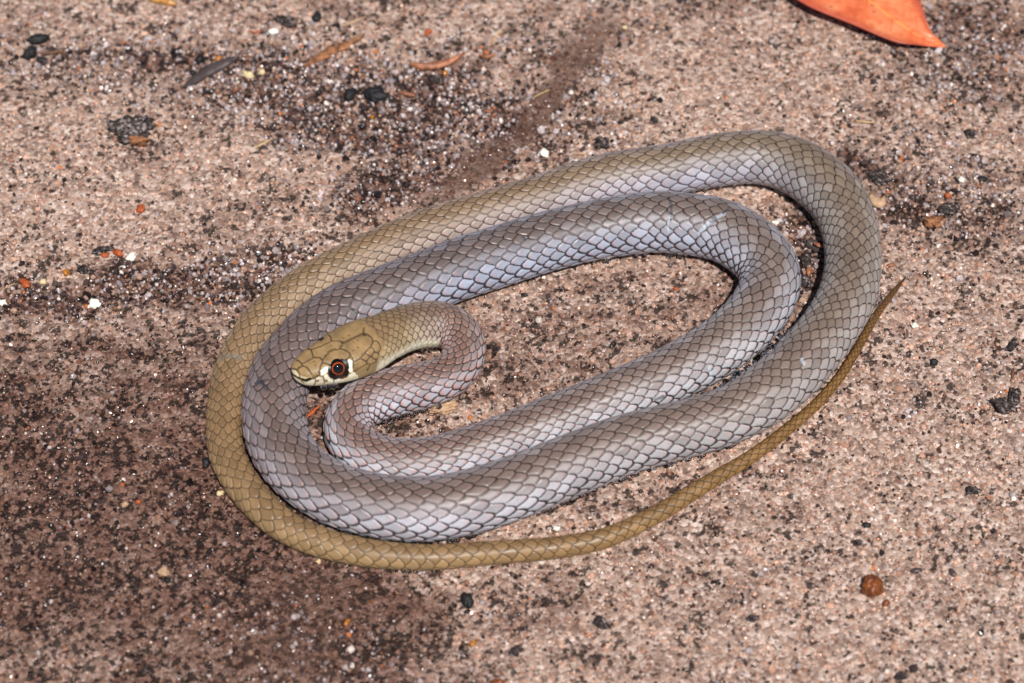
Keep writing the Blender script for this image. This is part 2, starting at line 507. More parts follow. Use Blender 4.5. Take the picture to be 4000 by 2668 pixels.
tipp = (1 - np.where(prev1, 1 - x, x)) ** 1.5
lw = ((3.9 - 1.3 * oli_l) * sz + 1.8 + 5.0 * gap_open * sz) * (.85 + .6 * tipp)
line = (1 - smooth(lw * .55, lw * 1.15, d_front))
line *= (1 - headw)
amp = .055 * Lsc[:, None]
dome = (.35 + .65 * smooth(0, 1, frac)) * smooth(0, 1, np.minimum(d_front / (lw * 1.6), 1)) * smooth(0, 4, d_rear)
relief = amp * (dome - .6) * (1 - headw)
relief = relief * (1 - vent * .4)

# ---- colour of the scales, head to tail
KS = np.array([0, 430, 540, 700, 1000, 1400, 2000, 3200, 3900, 4900, 5700, 6800, 8200, 9200, 10000, 10800, 11600, 12300, 13200, 15200, 15900])
DOR = s2l([(150, 130, 92), (152, 133, 98), (148, 131, 108), (142, 122, 110), (138, 115, 106), (140, 117, 110), (143, 122, 113), (139, 123, 114), (133, 119, 112), (121, 109, 106), (120, 105, 101),
           (136, 117, 109), (142, 124, 114), (138, 122, 106), (141, 127, 106), (145, 130, 105), (146, 130, 99), (141, 121, 86), (145, 125, 88), (138, 110, 62), (108, 78, 44)])
LAT = s2l([(170, 156, 118), (178, 166, 130), (182, 172, 152), (185, 172, 168), (188, 178, 184), (210, 211, 222), (202, 198, 206), (190, 185, 190), (180, 181, 196), (176, 180, 200), (136, 122, 123),
           (198, 193, 203), (174, 167, 167), (160, 150, 144), (184, 186, 202), (176, 174, 174), (168, 157, 136), (150, 130, 96), (156, 136, 98), (126, 95, 48), (108, 80, 44)])  # flanks' own blue-grey, with flash brightness painted in on top
spn = sp * 15900 / tot_px
oli = np.interp(spn, [0, 430, 700, 9200, 11000, 15900], [1, 1, 0, 0, 1, 1])[:, None]      # the olive ends of the snake
dor = np.stack([np.interp(spn, KS, DOR[:, k]) for k in range(3)], 1) * (.70 + .0 * oli) * (1 + oli * np.array([.15, -.02, -.02]))
lat = np.stack([np.interp(spn, KS, LAT[:, k]) for k in range(3)], 1) * (1 + oli * np.array([.05, -.06, -.06])) * (1 + (1 - oli) * np.array([-.05, .025, .045]))
tl = .88 * smooth(6, 78, absd + (rnd - .5) * 12)[..., None]
COL = dor[:, None, :] * (1 - tl) + lat[:, None, :] * tl
vn = vnoise(A * .5, Bc * .5, 61)
COL = COL * (1 + (rnd[..., None] - .5) * .26 + (vn[..., None] - .5) * .14)
# paler front of each scale, warmer rear tip
redw = np.interp(spn, [0, 470, 560, 720, 1700, 2800, 4900, 11000, 12200, 13000], [0, 0, .6, 1, .9, .55, .45, .38, .15, 0])[:, None]
tipw = smooth(.60, .98, frac) * (1 - smooth(0, .25, np.abs(rnd - .5) - .35)) * redw * (.25 + .75 * smooth(15, 70, absd)) * (1 - vent) * (.4 + .6 * tipn)
tipw = np.maximum(tipw, (1 - smooth(4, 10, d_rear)) * redw * .45 * (1 - vent) * tipn)
tipw = tipw * (.52 + .22 * smooth(480, 640, spn) * (1 - smooth(1500, 2300, spn)))[:, None]
COL = COL * (1 - tipw[..., None]) + np.array(s2l((198, 116, 90)))[None, None] * tipw[..., None]
pale = (1 - smooth(.0, .5, frac)) * smooth(40, 90, absd) * (1 - vent)
COL = COL * (1 + .16 * pale[..., None] * np.array([.9, 1.0, 1.12]))
# belly
bel = np.stack([np.interp(spn, [0, 640, 960, 1500, 10500, 12300, 15900], v) for v in s2l([(240, 232, 204), (242, 234, 206), (205, 205, 196), (176, 184, 198), (170, 176, 182), (160, 150, 110), (130, 100, 50)]).T], 1)
bw = smooth(100, 122, absd)
throat = (1 - smooth(680, 800, spn))[:, None]
bw = np.maximum(bw, throat * smooth(72, 92, absd))
COL = COL * (1 - bw[..., None]) + bel[:, None, :] * bw[..., None]
LINE = np.stack([np.interp(spn, [0, 450, 700, 10800, 12300, 15900], v) for v in s2l([(66, 50, 32), (62, 46, 36), (28, 23, 26), (36, 30, 29), (64, 52, 36), (52, 39, 20)]).T], 1)
lk = line * (1 - bw * .75) * .97
COL = COL * (1 - lk[..., None]) + LINE[:, None, :] * lk[..., None]

# ---- the head: plates and markings traced on the surface itself
nh = int((sp < 470).sum())
HP = POS[:nh].reshape(-1, 3)
hx, hy, hw_ = project(HP)
face = np.sum((CAM - HP) * NRM[:nh].reshape(-1, 3), 1) > 0
PX = 4.7525


def crop(p):           # pixel of the enlarged head view -> photograph pixel
    return (1100 + p[0] / PX, 1230 + p[1] / PX)


def onto(poly, n=10):
    """trace a line of photograph pixels onto the head's surface"""
    q = np.array([crop(p) for p in poly])
    if len(q) > 2: q = spline(q, n)
    else: q = np.linspace(q[0], q[1], n)
    idx = np.where(face)[0]
    d2 = (hx[idx][None] - q[:, 0][:, None]) ** 2 + (hy[idx][None] - q[:, 1][:, None]) ** 2
    k = idx[np.argmin(d2, 1)]
    return k[d2.min(1) < 90]


PLATES = [
    [(270, 835), (330, 860), (380, 930), (375, 945), (285, 1015)],                       # rostral / internasal
    [(180, 1000), (230, 1005), (285, 1020), (320, 1100), (335, 1170)],
    [(285, 1015), (320, 975), (400, 950), (470, 980), (520, 1050), (550, 1110)],
    [(380, 915), (450, 870), (590, 795)],                                                # suture between the prefrontals
    [(590, 795), (560, 690), (540, 640), (490, 625), (455, 625)],
    [(590, 795), (680, 790), (740, 820), (760, 860), (745, 900), (715, 960), (710, 1030), (690, 1080)],
    [(455, 575), (470, 620), (545, 640), (700, 590), (800, 545), (920, 480)],            # frontal, far side
    [(920, 480), (905, 400), (860, 365)],
    [(920, 480), (1040, 480), (1140, 510), (1080, 620)],
    [(1080, 620), (980, 655), (850, 720), (800, 790), (760, 830)],                       # frontal, near side
    [(1080, 625), (1180, 650), (1250, 700), (1275, 755), (1210, 830)],
    [(1140, 510), (1280, 450), (1380, 390), (1450, 370)],                                # between the parietals
    [(1450, 370), (1560, 360), (1650, 400), (1690, 470), (1670, 560), (1560, 690), (1470, 800), (1340, 885)],
    [(1530, 230), (1520, 300), (1525, 360)],
    [(1275, 755), (1320, 800), (1335, 900), (1325, 985)],
    [(1655, 580), (1710, 630), (1720, 690), (1650, 770), (1555, 690)],
    [(1650, 770), (1570, 860), (1470, 805)],
    [(1570, 860), (1580, 910), (1440, 1000), (1340, 1060)],
    [(1580, 910), (1640, 930), (1590, 1040)],
    [(1690, 480), (1780, 490), (1840, 600), (1800, 690), (1720, 690)],
    [(1800, 690), (1810, 760), (1760, 830), (1650, 770)],
    [(1760, 830), (1750, 880), (1640, 930)],
    [(760, 890), (830, 900), (900, 930)],
    [(630, 1180), (625, 1260), (600, 1315)], [(770, 1140), (790, 1220), (785, 1305)], [(985, 1180), (965, 1270)],
    [(340, 1160), (360, 1220), (410, 1275)],
]
pk = np.unique(np.concatenate([onto(p) for p in PLATES]))
mirror_i = np.arange(M)
for i in range(M):
    mirror_i[i] = int(np.argmin(np.abs(((th + th[i] + math.pi) % (2 * math.pi)) - math.pi)))
# what lies low on the near cheek is repeated on the far cheek
near_sign = 1 if np.sum((CAM - POS[60].mean(0)) * SIDE[60]) > 0 else -1
pr, pc = np.divmod(pk, M)
side_ang = np.degrees(np.where(th[pc] > math.pi, th[pc] - 2 * math.pi, th[pc])) * near_sign
lowk = side_ang > 52
pk = np.unique(np.concatenate([pk, pr[lowk] * M + mirror_i[pc[lowk]]]))
PL = HP[pk]
dpl = np.full(len(HP), 1.0)
for k in range(0, len(HP), 4000):
    dd = np.linalg.norm(HP[k:k + 4000, None, :] - PL[None], axis=2)
    dpl[k:k + 4000] = dd.min(1)
dpl = (dpl / U).reshape(nh, M)
hwt = headw[:nh]
hl = (1 - smooth(1.6, 3.8, dpl)) * np.maximum(hwt, smooth(300, 350, sp[:nh])[:, None] * 0)
relief[:nh] += -2.0 * (1 - smooth(0.5, 4.5, dpl)) * hwt + .5 * hwt


def inside(poly, X, Y):
    q = np.array([crop(p) for p in poly]); r = np.zeros(len(X), bool)
    j = len(q) - 1
    for i in range(len(q)):
        xi, yi = q[i]; xj, yj = q[j]
        c = ((yi > Y) != (yj > Y)) & (X < (xj - xi) * (Y - yi) / (yj - yi + 1e-9) + xi)
        r ^= c; j = i
    return r


hc = COL[:nh].copy()
olive = s2l((150, 130, 91)) * .87 * np.array([1.10, .97, .94]); pale_o = s2l((180, 162, 120))
noi = fbm(hx / 26, hy / 22, 71, 4).reshape(nh, M); noi2 = fbm(hx / 5, hy / 5, 75, 2).reshape(nh, M)
hb = olive * (1 + (noi[..., None] - .5) * .55 + (noi2[..., None] - .5) * .16)
hb = hb * (1 - .3 * smooth(60, 100, absd)[..., None]) + pale_o * .3 * smooth(60, 100, absd)[..., None]
chin = smooth(112, 124, absd)[..., None] if absd.shape[0] == 1 else smooth(112, 124, absd[:nh])[..., None]
hb = hb * (1 - chin) + s2l((238, 230, 204)) * chin
MARKS = [  # colour, outline in the enlarged head view; later ones lie over earlier ones
    ((230, 219, 186), [(200, 1110), (300, 1190), (430, 1250), (620, 1190), (780, 1140), (900, 1180), (1000, 1200), (1200, 1130), (1420, 1100), (1420, 1180), (1200, 1250), (1000, 1330), (600, 1380), (380, 1300), (200, 1200)]),
    ((200, 188, 150), [(185, 1010), (260, 1030), (330, 1120), (480, 1160), (600, 1130), (560, 1170), (440, 1190), (330, 1160), (230, 1100), (180, 1050)]),
    ((40, 22, 14), [(178, 1040), (230, 1100), (330, 1160), (440, 1182), (500, 1165), (550, 1150), (555, 1185), (510, 1230), (460, 1240), (390, 1215), (300, 1180), (215, 1130), (178, 1090)]),
    ((52, 32, 16), [(560, 1165), (640, 1130), (690, 1075), (720, 1060), (730, 1110), (700, 1135), (620, 1160), (560, 1185)]),
    ((130, 108, 70), [(545, 1120), (640, 1110), (690, 1080), (700, 1100), (630, 1150), (560, 1170)]),
    ((255, 250, 226), [(725, 1040), (780, 1000), (850, 965), (850, 1030), (830, 1090), (760, 1120), (725, 1110)]),
    ((252, 246, 222), [(760, 1130), (850, 1100), (880, 1160), (930, 1200), (985, 1240), (960, 1260), (880, 1230), (810, 1190), (775, 1170)]),
    ((252, 246, 222), [(640, 1165), (700, 1150), (715, 1170), (680, 1195), (640, 1210), (625, 1250), (612, 1290), (600, 1300)]),
    ((250, 244, 218), [(470, 1250), (540, 1215), (620, 1185), (622, 1230), (540, 1245), (470, 1270)]),
    ((250, 244, 220), [(985, 1190), (1080, 1195), (1180, 1170), (1140, 1215), (1050, 1240), (985, 1250)]),
    ((255, 250, 226), [(1215, 830), (1260, 825), (1310, 860), (1310, 905), (1265, 915), (1240, 890)]),
    ((255, 250, 226), [(1250, 920), (1312, 912), (1320, 980), (1310, 1050), (1270, 1075), (1245, 1030)]),
    ((252, 246, 222), [(1255, 1100), (1310, 1065), (1350, 1060), (1390, 1110), (1330, 1140), (1270, 1155), (1240, 1120)]),
    ((92, 58, 30), [(1075, 1165), (1180, 1130), (1240, 1110), (1230, 1150), (1150, 1185), (1090, 1190)]),
    ((150, 110, 76), [(800, 1190), (850, 1200), (860, 1240), (800, 1250)]),
    ((160, 105, 70), [(640, 1210), (690, 1200), (700, 1230), (650, 1250)]),
    ((22, 12, 10), [(855, 990), (895, 925), (995, 865), (1100, 820), (1195, 815), (1240, 870), (1252, 960), (1248, 1060), (1240, 1125), (1150, 1140), (1050, 1185), (960, 1205), (895, 1160), (858, 1070)]),
]
near_half = (side_ang_all := np.degrees(thw[0]) * near_sign) > -8
mk = np.zeros((nh, M, 3)); mw = np.zeros((nh, M))
ok = (face.reshape(nh, M) & near_half[None, :]) | ((side_ang_all > 40)[None, :] & (side_ang_all < 128)[None, :])
HXm, HYm = hx.reshape(nh, M), hy.reshape(nh, M)
jxx = (fbm(hx / 6, hy / 6, 81, 2) - .5) * 5
for c, poly in MARKS:
    ins = inside(poly, hx + jxx, hy + jxx * .7).reshape(nh, M) & ok
    mk[ins] = s2l(c); mw[ins] = 1
SPOTS = [(1410, 470, 5, (96, 58, 30)), (1340, 510, 5, (100, 62, 34)), (1415, 605, 5.5, (104, 54, 28)), (1330, 660, 5.5, (96, 52, 28)), (1150, 430, 5, (110, 76, 40)),
         (1250, 385, 6, (110, 74, 40)), (735, 485, 5, (92, 66, 38)), (605, 870, 4.5, (62, 44, 28)), (625, 940, 4.5, (56, 36, 24)), (915, 570, 4, (90, 66, 38)),
         (850, 825, 5, (104, 80, 48)), (1490, 730, 5, (120, 68, 34)), (1210, 580, 12, (122, 104, 74)), (1000, 370, 13, (124, 106, 78))]
for sx, sy, rad, c in SPOTS:
    qx, qy = crop((sx, sy))
    w = (1 - smooth(rad * .35, rad, np.hypot(HXm - qx, HYm - qy))) * face.reshape(nh, M) * .85
    hb = hb * (1 - w[..., None]) + s2l(c) * w[..., None]
# mirrored markings on the far cheek
farm = (side_ang_all < -68)
mk[:, farm] = mk[:, mirror_i[farm]]; mw[:, farm] = mw[:, mirror_i[farm]]
hb = hb * (1 - mw[..., None]) + mk * mw[..., None]
hb = hb * (1 - hl[..., None] * .85) + s2l((50, 36, 22)) * hl[..., None] * .85
COL[:nh] = hc * (1 - hwt[..., None]) + hb * hwt[..., None]

# ---- old scars: pale blue bare skin between torn scales, [pixel path, half width]
SC = [([(2610, 772), (2622, 800), (2618, 840)], 8, 1), ([(2618, 840), (2610, 880), (2612, 905)], 6, 0), ([(2735, 905), (2770, 870), (2800, 850), (2830, 835)], 9, 0),
      ([(2775, 862), (2795, 852)], 10, 1), ([(2845, 812), (2825, 830)], 6, 1), ([(865, 1398), (895, 1388), (940, 1396)], 13, 2), ([(2772, 1432), (2782, 1480)], 9, 0),
      ([(3130, 1405), (3140, 1420)], 9, 0), ([(2045, 925), (2052, 930)], 8, 1), ([(1105, 1128), (1112, 1126)], 7, 1), ([(1000, 1498), (1020, 1490), (1040, 1520)], 12, 1),
      ([(1015, 1490), (1050, 1482)], 7, 1), ([(2970, 568), (2975, 572)], 7, 1), ([(1380, 1208), (1395, 1225)], 4, 1), ([(2560, 1563), (2590, 1550)], 8, 1)]
F = POS[nh:].reshape(-1, 3)
fx, fy, fw = project(F)
fface = np.sum((CAM - F) * NRM[nh:].reshape(-1, 3), 1) > 0
fc = COL[nh:].reshape(-1, 3)
fr = relief[nh:].reshape(-1)
for path, hwid, kind in SC:
    q = spline(np.array(path, float), 12) if len(path) > 2 else np.linspace(path[0], path[1], 12)
    bx0, by0 = q.min(0) - 30; bx1, by1 = q.max(0) + 30
    idx = np.where(fface & (fx > bx0) & (fx < bx1) & (fy > by0) & (fy < by1))[0]
    if len(idx) == 0: continue
    # keep the coil that lies on top there
    wmin = fw[idx].min()
    idx = idx[fw[idx] < wmin + 160 * U]
    d = np.sqrt(((fx[idx][:, None] - q[None, :, 0]) ** 2 + (fy[idx][:, None] - q[None, :, 1]) ** 2).min(1))
    w = 1 - smooth(hwid * .4, hwid, d + (fbm(fx[idx] / 7, fy[idx] / 7, 90, 2) - .5) * hwid)
    c = s2l([(188, 204, 218), (34, 44, 58), (112, 110, 104)][kind])
    w = w * (.5, .6, .6)[kind]
    fc[idx] = fc[idx] * (1 - w[:, None]) + c * w[:, None]
    fr[idx] -= w * 2.5
COL[nh:] = fc.reshape(COL[nh:].shape); relief[nh:] = fr.reshape(relief[nh:].shape)

SKIN = POS + NRM * (relief * U)[..., None]
co = np.vstack([SKIN.reshape(-1, 3), CC[-1:, :3] + TT[-1:] * 3 * U])
i = np.arange(NR * M).reshape(NR, M); i2 = np.roll(i, -1, 1)
quads = np.stack([i[:-1], i[1:], i2[1:], i2[:-1]], -1).reshape(-1, 4)
bm_ = bpy.data.meshes.new("body")
base = np.array([POS[:, :, 0].mean(), POS[:, :, 1].mean(), 0.0])
co = co[:-1]
fill_mesh(bm_, co - base, quads)
set_attr(bm_, "tint", np.concatenate([COL, np.ones((NR, M, 1))], 2), 'FLOAT_COLOR')
glossy = np.clip(.39 + .12 * rnd - .02 * headw, 0, 1)
set_attr(bm_, "gloss", glossy)


def skin_material():
    m, nt, b = new_mat("snake_skin")
    a = node(nt, "ShaderNodeAttribute", attribute_name="tint")
    tc = node(nt, "ShaderNodeTexCoord").outputs['Object']
    n = node(nt, "ShaderNodeTexNoise"); n.inputs['Scale'].default_value = 2600; n.inputs['Detail'].default_value = 3
    nt.links.new(tc, n.inputs['Vector'])
    n2 = node(nt, "ShaderNodeTexNoise"); n2.inputs['Scale'].default_value = 500; n2.inputs['Detail'].default_value = 4
    nt.links.new(tc, n2.inputs['Vector'])
    f = mixc(nt, .5, ramp(nt, n.outputs['Fac'], [(.25, (.8,) * 3), (.75, (1.15,) * 3)]), ramp(nt, n2.outputs['Fac'], [(.25, (.82,) * 3), (.75, (1.14,) * 3)]))
    c = mixc(nt, 1.0, a.outputs['Color'], f, 'MULTIPLY')
    nt.links.new(c, b.inputs['Base Color'])
    g = node(nt, "ShaderNodeAttribute", attribute_name="gloss").outputs['Fac']
    nt.links.new(mathn(nt, 'ADD', g, mathn(nt, 'MULTIPLY', mathn(nt, 'SUBTRACT', n2.outputs['Fac'], .5), .3)), b.inputs['Roughness'])
    b.inputs['Specular IOR Level'].default_value = .4
    bp = node(nt, "ShaderNodeBump"); bp.inputs['Strength'].default_value = .25; bp.inputs['Distance'].default_value = .00005
    nt.links.new(n.outputs['Fac'], bp.inputs['Height']); nt.links.new(bp.outputs[0], b.inputs['Normal'])
    return m


snake = bpy.data.objects.new("snake", None); col.objects.link(snake)
snake.location = base; snake.empty_display_size = .01
tag(snake, "slender grey-brown and olive snake coiled flat on the sandstone slab", "snake")
body = link("body", bm_, skin_material(), snake)

# ---- eyes
def flat_mat(name, c, rough=.4, spec=.5, noise=0.0, nscale=300, bump=0.0, c2=None):
    m, nt, b = new_mat(name)
    lin = tuple(s2l(c))
    if noise or c2 is not None:
        tc = node(nt, "ShaderNodeTexCoord").outputs['Object']
        n = node(nt, "ShaderNodeTexNoise"); n.inputs['Scale'].default_value = nscale; n.inputs['Detail'].default_value = 5; n.inputs['Roughness'].default_value = .65
        nt.links.new(tc, n.inputs['Vector'])
        d = tuple(s2l(c2)) if c2 is not None else tuple(v * (1 - noise) for v in lin)
        nt.links.new(ramp(nt, n.outputs['Fac'], [(.34, d), (.62, lin), (.85, tuple(min(1, v * (1 + noise * .5)) for v in lin))]), b.inputs['Base Color'])
        if bump:
            bp = node(nt, "ShaderNodeBump"); bp.inputs['Strength'].default_value = .8; bp.inputs['Distance'].default_value = bump
            nt.links.new(n.outputs['Fac'], bp.inputs['Height']); nt.links.new(bp.outputs[0], b.inputs['Normal'])
    else:
        b.inputs['Base Color'].default_value = (*lin, 1)
    b.inputs['Roughness'].default_value = rough
    b.inputs['Specular IOR Level'].default_value = spec
    return m


EYE_DARK = flat_mat("eye_dark", (14, 9, 9), .08, .6)
IRIS = flat_mat("iris_orange", (205, 88, 28), .15, .5, .5, 4000)
PUPIL = flat_mat("pupil_black", (7, 8, 14), .03, .8)


def cap(name, r, a0, a1, rings=10, segs=40):
    me = bpy.data.meshes.new(name); V = []; Fc = []
    for k in range(rings + 1):
        a = a0 + (a1 - a0) * k / rings
        for s in range(segs):
            f = 2 * math.pi * s / segs
            V.append((r * math.sin(a) * math.cos(f), r * math.sin(a) * math.sin(f), r * math.cos(a)))
    for k in range(rings):
        for s in range(segs):
            Fc.append((k * segs + s, (k + 1) * segs + s, (k + 1) * segs + (s + 1) % segs, k * segs + (s + 1) % segs))
    me.from_pydata(V, [], Fc)
    for p in me.polygons: p.use_smooth = True
    return me


ER = 38 * U
eye_m = cap("eye", ER, 0.0005, math.pi - .0005, 24)
iris_m = cap("iris", ER * 1.012, math.radians(32), math.radians(38.4), 4)
pupil_m = cap("pupil", ER * 1.012, .0005, math.radians(32.3), 12)
for m_, mt in ((eye_m, EYE_DARK), (iris_m, IRIS), (pupil_m, PUPIL)): m_.materials.append(mt)
ek = onto([(1050, 1000), (1056, 1000)], 3)[0]
er, ec = divmod(int(ek), M)
for side, cidx in ((near_sign, ec), (-near_sign, mirror_i[ec])):
    n = NRM[er, cidx]; n = n / np.linalg.norm(n)
    tc_ = CAM - POS[er, ec]; tc_ /= np.linalg.norm(tc_)
    nn = NRM[er, ec]
    axis_ = nn * .55 + tc_ * .45 + SIDE[er] * near_sign * .12; axis_ /= np.linalg.norm(axis_)
    if side != near_sign: axis_ = axis_ - 2 * (axis_ @ SIDE[er]) * SIDE[er]
    if side != near_sign:
        cidx = mirror_i[ec] - near_sign * 9 if th[mirror_i[ec]] * near_sign < 0 else mirror_i[ec]
        n = NRM[er, cidx]; n = n / np.linalg.norm(n)
        p = POS[er, cidx] - n * ER * .92
    else:
        p = POS[er, cidx] - n * ER * .70
    e = link("eye", eye_m, None, snake); e.location = p - base
    e.rotation_euler = Vector(axis_).to_track_quat('Z', 'Y').to_euler()
    link("iris", iris_m, None, e); link("pupil", pupil_m, None, e)

# ------------------------------------------------------------------ sand: loose grains and grains standing out of the slab
def grain_material():
    m, nt, b = new_mat("quartz_grain")
    a = node(nt, "ShaderNodeAttribute", attribute_name="gcol", attribute_type='INSTANCER')
    nt.links.new(a.outputs['Color'], b.inputs['Base Color'])
    b.inputs['Roughness'].default_value = .26
    b.inputs['Specular IOR Level'].default_value = .5
    return m


GM = grain_material()
NG = 5

# candidate points over the visible rock and a margin
def grain_points(n, mode):
    x = rng.uniform(-.150, .150, n); y = rng.uniform(-.125, .150, n)
    dark, loose, red = ground_maps(x, y)
    u = rng.random(n)
    if mode == 'loose':
        keep = u < np.clip(loose * 1.0 + .01, 0, 1)
    else:
        keep = u < np.clip(.85 - .3 * loose, 0, 1)
    x, y, dark, loose, red = x[keep], y[keep], dark[keep], loose[keep], red[keep]
    n = len(x)
    if mode == 'loose':
        size = rng.lognormal(math.log(14), .30, n) * U
        z = ground_h(x, y) + size * rng.uniform(.05, .42, n)
        t = rng.random(n)
        pal = s2l([(205, 198, 200), (170, 162, 164), (134, 124, 124), (74, 62, 62), (38, 31, 32), (176, 150, 132), (196, 120, 70), (240, 234, 224)])
        pd = np.clip(.30 + .22 * np.clip(dark, 0, 1), 0, .6)
        dark = dark * .35
        cum = np.stack([.16 * (1 - pd), .34 * (1 - pd), .20 * (1 - pd), pd * .55, pd * .45, .25 * (1 - pd), .012 + 0 * pd, .03 + 0 * pd], 1)
    else:
        size = rng.lognormal(math.log(11), .36, n) * U
        z = ground_h(x, y) + size * rng.uniform(-.32, .06, n)
        t = rng.random(n)
        pal = s2l([(210, 175, 154), (187, 150, 129), (164, 128, 109), (134, 102, 87), (44, 32, 29), (216, 200, 190), (190, 120, 76), (76, 56, 48)])
        sk = speck_map(x, y, dark)
        pd = np.clip(.035 + .05 * np.clip(dark, 0, 1) + .70 * sk, .03, .8)
        cum = np.stack([.22 * (1 - pd), .36 * (1 - pd), .25 * (1 - pd), .10 * (1 - pd), .5 * pd, .05 * (1 - pd), .004 + 0 * pd, .5 * pd], 1)
    cum = np.cumsum(cum / cum.sum(1, keepdims=True), 1)
    k = (t[:, None] > cum).sum(1).clip(0, 7)
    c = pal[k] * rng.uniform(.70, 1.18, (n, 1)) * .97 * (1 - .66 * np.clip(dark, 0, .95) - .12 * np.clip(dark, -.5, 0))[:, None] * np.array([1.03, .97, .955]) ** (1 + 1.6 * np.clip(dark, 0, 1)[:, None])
    rd = np.clip(red, 0, 1)[:, None] * .7
    c = c * (1 - rd) + np.array(s2l((92, 60, 48))) * rd
    rot = rng.uniform(0, 6.283, (n, 3))
    return np.stack([x, y, z], 1), size, c, rot, rng.integers(0, NG, n)


def grain_object(name, pts, size, c, rot, kind, label):
    o = None
    me = bpy.data.meshes.new(name); me.vertices.add(len(pts)); me.vertices.foreach_set("co", pts.astype(np.float32).ravel())
    set_attr(me, "gsize", size); set_attr(me, "grot", rot, 'FLOAT_VECTOR')
    set_attr(me, "gcol", np.concatenate([c, np.ones((len(c), 1))], 1), 'FLOAT_COLOR')
    a = me.attributes.new("gkind", 'INT', 'POINT'); a.data.foreach_set("value", kind.astype(np.int32))
    o = link(name, me)
    ng = bpy.data.node_groups.new(name, 'GeometryNodeTree')
    ng.interface.new_socket("Geometry", in_out='INPUT', socket_type='NodeSocketGeometry')
    ng.interface.new_socket("Geometry", in_out='OUTPUT', socket_type='NodeSocketGeometry')
    gi = ng.nodes.new("NodeGroupInput"); go = ng.nodes.new("NodeGroupOutput")
    iop = ng.nodes.new("GeometryNodeInstanceOnPoints")
    g2i = ng.nodes.new("GeometryNodeGeometryToInstance")
    ng.links.new(gi.outputs[0], iop.inputs['Points'])
    for k in range(NG):
        ico = ng.nodes.new("GeometryNodeMeshIcoSphere"); ico.inputs['Radius'].default_value = .5; ico.inputs['Subdivisions'].default_value = 2
        nz = ng.nodes.new("ShaderNodeTexNoise"); nz.noise_dimensions = '4D'; nz.inputs['W'].default_value = 3.7 * k + 1; nz.inputs['Scale'].default_value = 1.6
        ps = ng.nodes.new("GeometryNodeInputPosition"); ng.links.new(ps.outputs[0], nz.inputs['Vector'])
        sub = ng.nodes.new("ShaderNodeVectorMath"); sub.operation = 'SUBTRACT'; ng.links.new(nz.outputs['Color'], sub.inputs[0]); sub.inputs[1].default_value = (.5, .5, .5)
        sp_ = ng.nodes.new("GeometryNodeSetPosition"); ng.links.new(ico.outputs[0], sp_.inputs['Geometry']); ng.links.new(sub.outputs[0], sp_.inputs['Offset'])
        tr = ng.nodes.new("GeometryNodeTransform"); ng.links.new(sp_.outputs[0], tr.inputs[0]); tr.inputs['Scale'].default_value = (1, .74 + .05 * k, .86 - .06 * k)
        sm = ng.nodes.new("GeometryNodeSetMaterial"); sm.inputs['Material'].default_value = GM; ng.links.new(tr.outputs[0], sm.inputs[0])
        ng.links.new(sm.outputs[0], g2i.inputs[0])
    def attr(nm, t):
        n = ng.nodes.new("GeometryNodeInputNamedAttribute"); n.data_type = t; n.inputs[0].default_value = nm
        return [s for s in n.outputs if s.enabled and s.name == 'Attribute'][0]
    ng.links.new(g2i.outputs[0], iop.inputs['Instance'])
    iop.inputs['Pick Instance'].default_value = True
    ng.links.new(attr("gkind", 'INT'), iop.inputs['Instance Index'])
    ng.links.new(attr("grot", 'FLOAT_VECTOR'), iop.inputs['Rotation'])
    ng.links.new(attr("gsize", 'FLOAT'), iop.inputs['Scale'])
    ng.links.new(iop.outputs[0], go.inputs[0])
    md = o.modifiers.new("grains", 'NODES'); md.node_group = ng
    tag(o, label, "sand", kind="stuff")
    return o



p = grain_points(105000, 'loose')
grain_object("loose_sand", *p, "loose pale and black quartz sand grains lying in the hollows of the slab")
p = grain_points(80000, 'rock')
grain_object("rock_grains", *p, "beige quartz grains standing proud of the sandstone surface")

# ------------------------------------------------------------------ litter on the rock
def grid_obj(name, L, mat, parent=None, thick=4, origin=None):
    """closed thin shell through rows of points L[rows][cols] (metres), thickness in units of 0.06 mm"""
    L = np.asarray(L, float); Rr, Cc, _ = L.shape
    nrm = np.cross(np.gradient(L, axis=1), np.gradient(L, axis=0)); nrm /= np.maximum(np.linalg.norm(nrm, axis=2, keepdims=True), 1e-12)
    nrm *= np.where(nrm[..., 2:3] < 0, -1, 1)
    top = L; bot = L - nrm * thick * U
    V = np.vstack([top.reshape(-1, 3), bot.reshape(-1, 3)])
    i = np.arange(Rr * Cc).reshape(Rr, Cc); o = Rr * Cc
    q = [np.stack([i[:-1, :-1], i[:-1, 1:], i[1:, 1:], i[1:, :-1]], -1).reshape(-1, 4)]
    q.append(q[0][:, ::-1] + o)
    ring = np.concatenate([i[0, :], i[1:, -1], i[-1, -2::-1], i[-2:0:-1, 0]])
    nx = np.roll(ring, -1)
    q.append(np.stack([ring, ring + o, nx + o, nx], -1))
    org = V.mean(0) if origin is None else origin
    if origin is None: org[2] = V[:, 2].min()
    me = bpy.data.meshes.new(name); fill_mesh(me, V - org, np.vstack(q))
    ob = link(name, me, mat, parent); ob.location = org
    return ob


